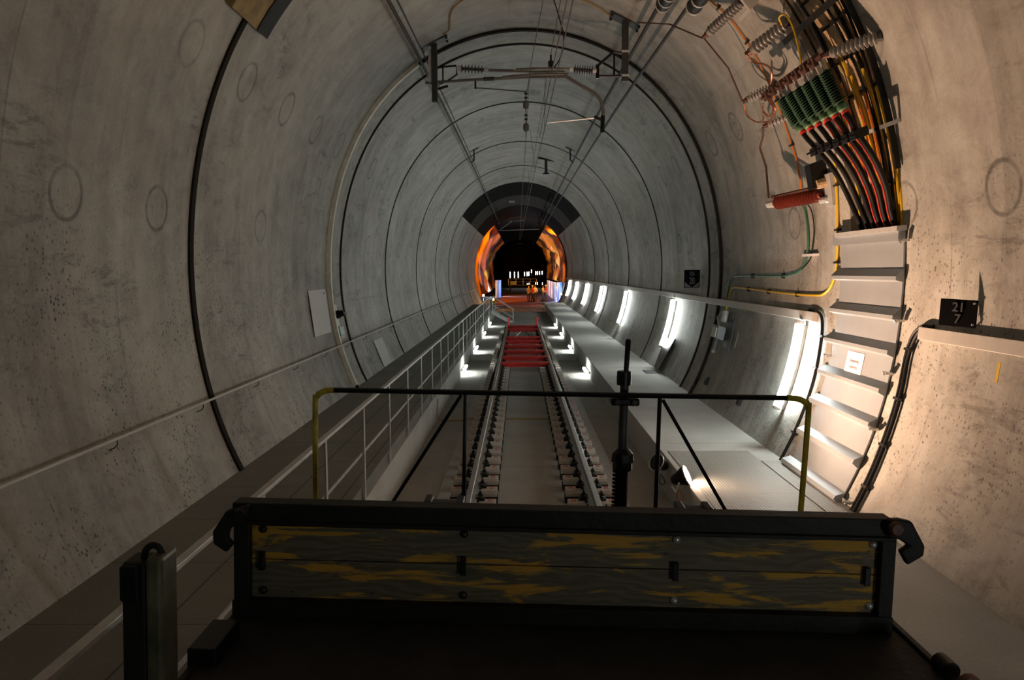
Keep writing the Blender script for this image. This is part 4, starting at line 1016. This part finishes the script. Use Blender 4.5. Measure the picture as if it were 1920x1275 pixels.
for i, (x_, z_) in enumerate(((-1.94, 1.95), (-1.02, 1.95), (-.26, 1.98), (.99, 2.12), (1.53, 2.13), (1.89, 2.18), (2.46, 2.67), (3.28, 2.3), (3.66, 2.3), (4.09, 2.32), (4.61, 2.36))):
    hh = .62 if i < 3 else .42 if i < 6 else .34
    t = thing('distant_tube_lamp', 'small lit tube lamp in the far dark cavern', 'lamp', (x_, 165, z_), 'row of distant tube lamps')
    MB().tube([(0, 0, -hh), (0, 0, hh)], .065, 8).build('tube', 'tube_far', t); MB().box(-.08, .08, .1, .16, -hh, hh).build('lamp_base', 'galv', t)
    MB().tube([(0, .13, -hh), (0, .13, -z_ - .72)], .03, 5).build('stand', 'steel_black', t)
for x_, z_ in ((1.41, .3), (1.73, .35), (2.99, .45), (3.34, .45), (4.23, .4)):
    t = thing('low_distant_lamp', 'tiny lit lamp low in the far dark cavern', 'lamp', (x_, 150, z_), 'low row of distant lamps')
    MB().tube([(0, 0, -.22), (0, 0, .17)], .035, 8).build('tube', 'tube_far', t); MB().tube([(0, .05, -.2), (0, .05, -z_ - .72)], .03, 5).build('stand', 'steel_black', t)
t = thing('work_platform', 'dark wheeled work platform with thin railings in the far cavern', 'platform', (.6, 140, -.72))
MB().box(-2.6, 2.4, -1.5, 1.5, .9, 1.1).build('deck', 'steel_dark', t)
for x_ in (-2.2, 2.0):
    for y_ in (-1.2, 1.2): MB().lathe((x_ - .1, y_, .35), (x_ + .1, y_, .35), [(0, .35), (1, .35)], 14).build('wheel', 'rubber', t); MB().box(x_ - .06, x_ + .06, y_ - .06, y_ + .06, .5, .92).build('leg', 'steel_dark', t)
for x_ in (-2.5, -1.2, 0, 1.2, 2.3): MB().box(x_ - .025, x_ + .025, -1.45, -1.4, 1.1, 2.1).build('railing_post', 'galv', t)
for z_ in (1.6, 2.1): MB().tube([(-2.5, -1.42, z_), (2.3, -1.42, z_)], .025, 6).build('railing_bar', 'galv', t)
MB().box(-2.2, -1.2, -.5, .5, 1.1, 1.7).build('machine_housing', 'sheet', t)

# ------------------------------------------------------------------ people
def skin(name, verts, edges, mat, parent=None, sub=1):
    me = bpy.data.meshes.new(name); me.from_pydata([v[:3] for v in verts], edges, []); me.update()
    o = bpy.data.objects.new(name, me); COL.objects.link(o)
    md = o.modifiers.new('skin', 'SKIN'); md.use_smooth_shade = True
    for i, v in enumerate(verts):
        sv = me.skin_vertices[0].data[i]; rr = v[3]; sv.radius = (rr, v[4] if len(v) > 4 else rr); sv.use_root = (i == 0)
    if sub: s_ = o.modifiers.new('sub', 'SUBSURF'); s_.levels = sub; s_.render_levels = sub
    me.materials.append(M[mat])
    if parent: o.parent = parent
    return o
def person(loc_, rz, label, top, legs, helmet, arms='down', step=.1):
    b = [(0, 0, .96, .145, .105), (0, 0, 1.12, .135, .10), (0, .0, 1.32, .165, .11), (0, 0, 1.46, .10, .08), (0, -.01, 1.53, .052, .055), (0, -.02, 1.60, .075, .085), (0, -.015, 1.70, .078, .095), (0, -.01, 1.765, .05, .06)]
    e = [(i, i + 1) for i in range(7)]
    def add(i, *ps):
        for p in ps: b.append(p); e.append((i, len(b) - 1)); i = len(b) - 1
    for s_ in (-1, 1):
        add(0, (s_ * .10, s_ * step * .2, .88, .095), (s_ * .105, -s_ * step * .3 - .02, .50, .065), (s_ * .11, s_ * step, .10, .045), (s_ * .12, s_ * step - .14, .035, .04))
        if arms == 'down': add(3, (s_ * .19, 0, 1.42, .06), (s_ * .25, .02, 1.15, .048), (s_ * .24, -.08, .92, .036))
        elif arms == 'folded': add(3, (s_ * .19, 0, 1.42, .06), (s_ * .25, -.04, 1.16, .048), (s_ * .04, -.22, 1.18, .036))
        else: add(3, (s_ * .19, 0, 1.42, .06), (s_ * .25, -.02, 1.16, .048), (s_ * .16, -.30, 1.10 + s_ * .06, .036))
    hands = [len(b) - 1]
    body = skin('person', b, e, 'skin')
    body.location = loc_; body.rotation_euler = (0, 0, rz)
    tag(body, label, 'person')
    k_ = 1.13
    # jacket with sleeves
    j = [(v[0], v[1], v[2], v[3] * k_ + .012, (v[4] if len(v) > 4 else v[3]) * k_ + .012) for v in b]
    idx = [1, 2, 3]; vs = [(0, 0, .90, .165, .125)] + [j[i] for i in idx]; es = [(0, 1), (1, 2), (2, 3)]
    n0 = 8
    for s_ in (0, 1):
        base = n0 + s_ * 7 + 4
        a_, c_, d_ = j[base], j[base + 1], j[base + 2]
        vs += [a_, c_, tuple(c_[q] + (d_[q] - c_[q]) * .85 for q in range(5))]; i0 = len(vs) - 3
        es += [(3, i0), (i0, i0 + 1), (i0 + 1, i0 + 2)]
    skin('jacket', vs, es, top, body)
    vs = [(0, 0, .98, .15, .115)]; es = []
    for s_ in (0, 1):
        base = n0 + s_ * 7
        vs += [j[base], j[base + 1], j[base + 2]]; i0 = len(vs) - 3
        es += [(0, i0), (i0, i0 + 1), (i0 + 1, i0 + 2)]
    skin('trousers', vs, es, legs, body)
    for s_ in (0, 1):
        q = b[n0 + s_ * 7 + 3]; p0 = b[n0 + s_ * 7 + 2]
        MB().loft([[Vector((p0[0] + a, yy, zz)) for a, zz in ((-.05, .0), (.05, .0), (.045, hgt), (-.045, hgt))] for yy, hgt in ((p0[1] + .07, .12), (p0[1], .14), (p0[1] - .08, .10), (p0[1] - .20, .05))]).build('boot', 'boot', body)
    if helmet:
        MB().lathe((0, -.01, 1.69), (0, -.01, 1.84), [(0, .135), (.08, .135), (.1, .118), (.5, .11), (.85, .07), (1, .01)], 14).build('helmet', 'helmet', body, True)
    else:
        MB().lathe((0, .005, 1.66), (0, 0, 1.815), [(0, .08), (.3, .105), (.7, .09), (1, .02)], 12).build('hair', 'boot', body, True)
    for s_ in (-1, 1): MB().lathe((s_ * .03, -.10, 1.685), (s_ * .03, -.115, 1.685), [(0, .012), (1, .006)], 6).build('eye', 'boot', body)
    MB().lathe((0, -.10, 1.66), (0, -.135, 1.64), [(0, .016), (1, .008)], 6).build('nose', 'skin', body)
    return body
FZ = -.66
person((1.00, 89.2, FZ), R(20), 'person in khaki jacket and dark trousers standing left in the left pair', 'khaki', 'dark_cloth', False, 'folded')
person((1.42, 88.4, FZ), R(-60), 'person in red vest standing right in the left pair', 'red_cloth', 'dark_cloth', True, 'reach')
person((1.75, 91.0, FZ), R(190), 'person in pale top half hidden behind the left pair', 'white_cloth', 'dark_cloth', False, 'down')
person((2.60, 89.8, FZ), R(70), 'person in pale red top and blue jeans in front of the right barrier', 'white_cloth', 'jeans', False, 'reach', .16)
person((2.95, 91.2, FZ), R(100), 'person in red jacket standing close to the right barrier', 'red_cloth', 'jeans', True, 'down')

# ================================================================== WAGON
wg = thing('rail_wagon', 'dark flat rail wagon with wooden tailboard and pipe railing in the foreground', 'rail wagon', (.145, 0, 1.0))
wg.rotation_euler = (0, R(1.6), 0)
def wbx(name, mat, x0, x1, y0, y1, z0, z1, par=None, bevel=.006):
    return MB().box(x0, x1, y0, y1, z0, z1).build(name, mat, par or wg, bevel=bevel)
dk = wbx('deck', 'deckwood', -1.31, 1.385, -3.2, 4.15, .18, .262)
for x_ in (-1.335, 1.385): wbx('side_sill', 'steel_dark', x_, x_ + .03, -3.2, 4.15, .05, .275)
wbx('underframe', 'steel_black', -1.0, 1.0, -3.1, 4.1, -.12, .18)
wbx('end_sill', 'steel_black', -1.3, 1.35, 4.1, 4.22, -.05, .30)
tb = wbx('tailboard_frame', 'steel_dark', -1.33, 1.33, 3.17, 3.26, .652, .738)
def child(name, mat, x0, x1, y0, y1, z0, z1, bevel=.004): return wbx(name, mat, x0, x1, y0, y1, z0, z1, tb, bevel)
child('side_upright', 'steel_dark', -1.325, -1.262, 3.17, 3.26, .262, .655); child('side_upright', 'steel_dark', 1.292, 1.350, 3.17, 3.26, .262, .655)
child('bottom_rail', 'steel_dark', -1.33, 1.35, 3.16, 3.27, .262, .335); child('top_lip', 'steel_dark', -1.34, 1.34, 3.15, 3.18, .652, .668)
child('plank', 'plank', -1.262, 1.292, 3.205, 3.245, .497, .652, .003); child('plank', 'plank', -1.262, 1.292, 3.205, 3.245, .335, .493, .003)
for x_ in (-1.215, -.392, .472, 1.270):
    for z_ in (.622, .365):
        MB().lathe((x_, 3.206, z_), (x_, 3.190, z_), [(0, .017), (.5, .016), (.85, .010), (1, .003)], 12).build('bolt_head', 'alu' if x_ > .4 else 'clip', tb, True)
    wbx('joint_clip', 'steel_black', x_ - .014 - (.02 if x_ > 1 else 0), x_ + .010 - (.02 if x_ > 1 else 0), 3.18, 3.206, .455, .53, tb, .003)
def hook(pts, par, y0, name='hook'):
    m_ = MB(); m_.quadbox([Vector((a, y0, b)) for a, b in pts], (0, 1, 0), .035); return m_.build(name, 'steel_dark', par, bevel=.008)
hook([(1.30, .745), (1.345, .748), (1.392, .738), (1.449, .640), (1.447, .60), (1.385, .560), (1.352, .615), (1.385, .640), (1.345, .665), (1.30, .675)], tb, 3.14)
MB().lathe((1.325, 3.14, .712), (1.325, 3.115, .712), [(0, .030), (.6, .030), (1, .022)], 14).build('hook_pin', 'rust', tb, True)
hook([(-1.255, .738), (-1.345, .712), (-1.40, .625), (-1.398, .575), (-1.345, .540), (-1.318, .575), (-1.340, .600), (-1.335, .630), (-1.30, .665), (-1.255, .68)], tb, 3.14)
MB().lathe((-1.285, 3.14, .70), (-1.285, 3.12, .70), [(0, .03), (1, .022)], 14).build('hook_pin', 'steel_dark', tb, True)
for s_, x_, z0, z1 in ((1, 1.40, .57, .34), (-1, -1.345, .53, .30)):
    MB().tube(smooth_pts([(x_ - s_ * .01, 3.3, z0), (x_, 3.3, (z0 + z1) / 2), (x_ - s_ * .005, 3.3, z1 + .03), (x_ - s_ * .035, 3.3, z1)], 4), .010, 7).build('grab_handle', 'yellow_paint', tb, True)
# pipe railing behind the tailboard
gt = MB().tube([(-1.11, 4.0, 1.079), (-.4, 4.0, 1.084), (.5, 4.0, 1.090), (1.16, 4.0, 1.095)], .0135, 8).build('pipe_railing', 'steel_black', wg, True)
for pts, nm_ in (([(-1.11, 4, 1.079), (-1.16, 4, 1.072), (-1.192, 4, 1.045), (-1.204, 4, .99), (-1.198, 4, .28)], 'yellow_end_post'), ([(1.16, 4, 1.095), (1.22, 4, 1.09), (1.258, 4, 1.065), (1.270, 4, 1.01), (1.252, 4, .28)], 'yellow_end_post')):
    MB().tube(smooth_pts(pts, 4), .0150, 8).build(nm_, 'yellow_paint', gt, True)
for x_ in (-.448, .525): MB().tube([(x_, 4, 1.085), (x_, 4, .28)], .011, 8).build('upright', 'steel_black', gt)
for a, b in (((-.47, 4, 1.07), (-.95, 4, .28)), ((.54, 4, 1.07), (1.02, 4, .28))): MB().tube([a, b], .010, 6).build('brace', 'steel_black', gt)
# brake column
bc = MB().lathe((.358, 4.08, .28), (.358, 4.08, .72), [(0, .034), (1, .034)], 12).build('brake_column', 'steel_black', wg, True)
MB().lathe((.360, 4.08, .68), (.360, 4.08, .80), [(0, .03), (.1, .052), (.4, .05), (.45, .06), (.8, .055), (1, .03)], 10).build('gear_collar', 'steel_black', bc)
MB().lathe((.357, 4.08, .78), (.357, 4.08, 1.15), [(0, .024), (1, .022)], 12).build('spindle', 'pole_metal', bc, True)
MB().box(.285, .43, 4.02, 4.13, 1.03, 1.07).build('clamp_plate', 'steel_black', bc, bevel=.01)
for x_ in (.315, .40): MB().lathe((x_, 4.03, 1.05), (x_, 4.00, 1.05), [(0, .014), (1, .012)], 8).build('clamp_bolt', 'clip', bc)
MB().lathe((.353, 4.08, 1.13), (.353, 4.08, 1.20), [(0, .036), (.5, .038), (1, .036)], 14).build('socket_head', 'steel_black', bc, True)
MB().lathe((.362, 4.08, 1.19), (.368, 4.08, 1.365), [(0, .013), (.95, .015), (1, .008)], 10).build('handle', 'steel_black', bc, True)
m_ = MB()
for q in range(20): m_.lathe((.320, 4.06, .30 + .02 * q), (.320, 4.06, .312 + .02 * q), [(0, .012), (1, .012)], 6)
m_.build('rack_teeth', 'steel_black', bc)
for x0, x1 in ((-.60, -.42), (.545, .705)):
    h = wbx('stop_bracket', 'steel_black', x0 + .03, x1 - .03, 3.56, 3.64, .262, .640)
    wbx('bracket_cheek', 'steel_black', x0, x0 + .035, 3.54, 3.66, .262, .655, h); wbx('bracket_cheek', 'steel_black', x1 - .035, x1, 3.54, 3.66, .262, .655, h)
# side stake on the left
sk = wbx('side_stake', 'steel_dark', -1.300, -1.225, 2.2, 2.30, -.05, .850, None, .012)
wbx('stake_face', simple('worn olive steel', (.105, .10, .062), .5, .3, .5, 9.), -1.226, -1.178, 2.19, 2.30, -.05, .868, sk, .012)
MB().tube([Vector(p) for p in smooth_pts([(-1.250, 2.24, .84), (-1.246, 2.24, .872), (-1.228, 2.24, .888), (-1.208, 2.24, .884), (-1.196, 2.24, .862)], 4)], .010, 8).build('lifting_eye', 'steel_dark', sk, True)
wbx('stake_pad', 'steel_black', -1.298, -1.242, 2.185, 2.205, .74, .845, sk, .008)
wbx('stake_pocket', 'steel_black', -1.335, -1.16, 2.15, 2.36, .06, .40, sk)
wbx('latch_block', 'steel_black', -1.345, -1.24, 2.75, 3.0, .24, .33)
# hinge at the right edge
MB().lathe((1.405, 2.82, .285), (1.405, 2.90, .285), [(0, .035), (1, .035)], 12).build('hinge_roller', 'clip', wg, True)
MB().lathe((1.43, 2.72, .27), (1.43, 2.76, .27), [(0, .045), (.9, .045), (1, .03)], 12).build('hinge_roller', 'rust', wg, True)
wbx('hinge_strap', 'rust', 1.385, 1.43, 2.70, 2.95, .225, .265)
# wheelsets
for y_ in (-2.0, 2.2):
    ax = MB().lathe((-.95, y_, -.545), (.95, y_, -.545), [(0, .06), (1, .06)], 12).build('axle', 'steel_black', wg, True)
    for s_ in (-1, 1): MB().lathe((s_ * .68, y_, -.545), (s_ * .82, y_, -.545), [(0, .475), (.2, .475), (.22, .452), (1, .445)], 32).build('wheel', 'steel_dark', ax, True)
    for s_ in (-1, 1): MB().box(s_ * .86 - .06, s_ * .86 + .06, y_ - .15, y_ + .15, -.65, -.1).build('axle_box', 'steel_black', ax)
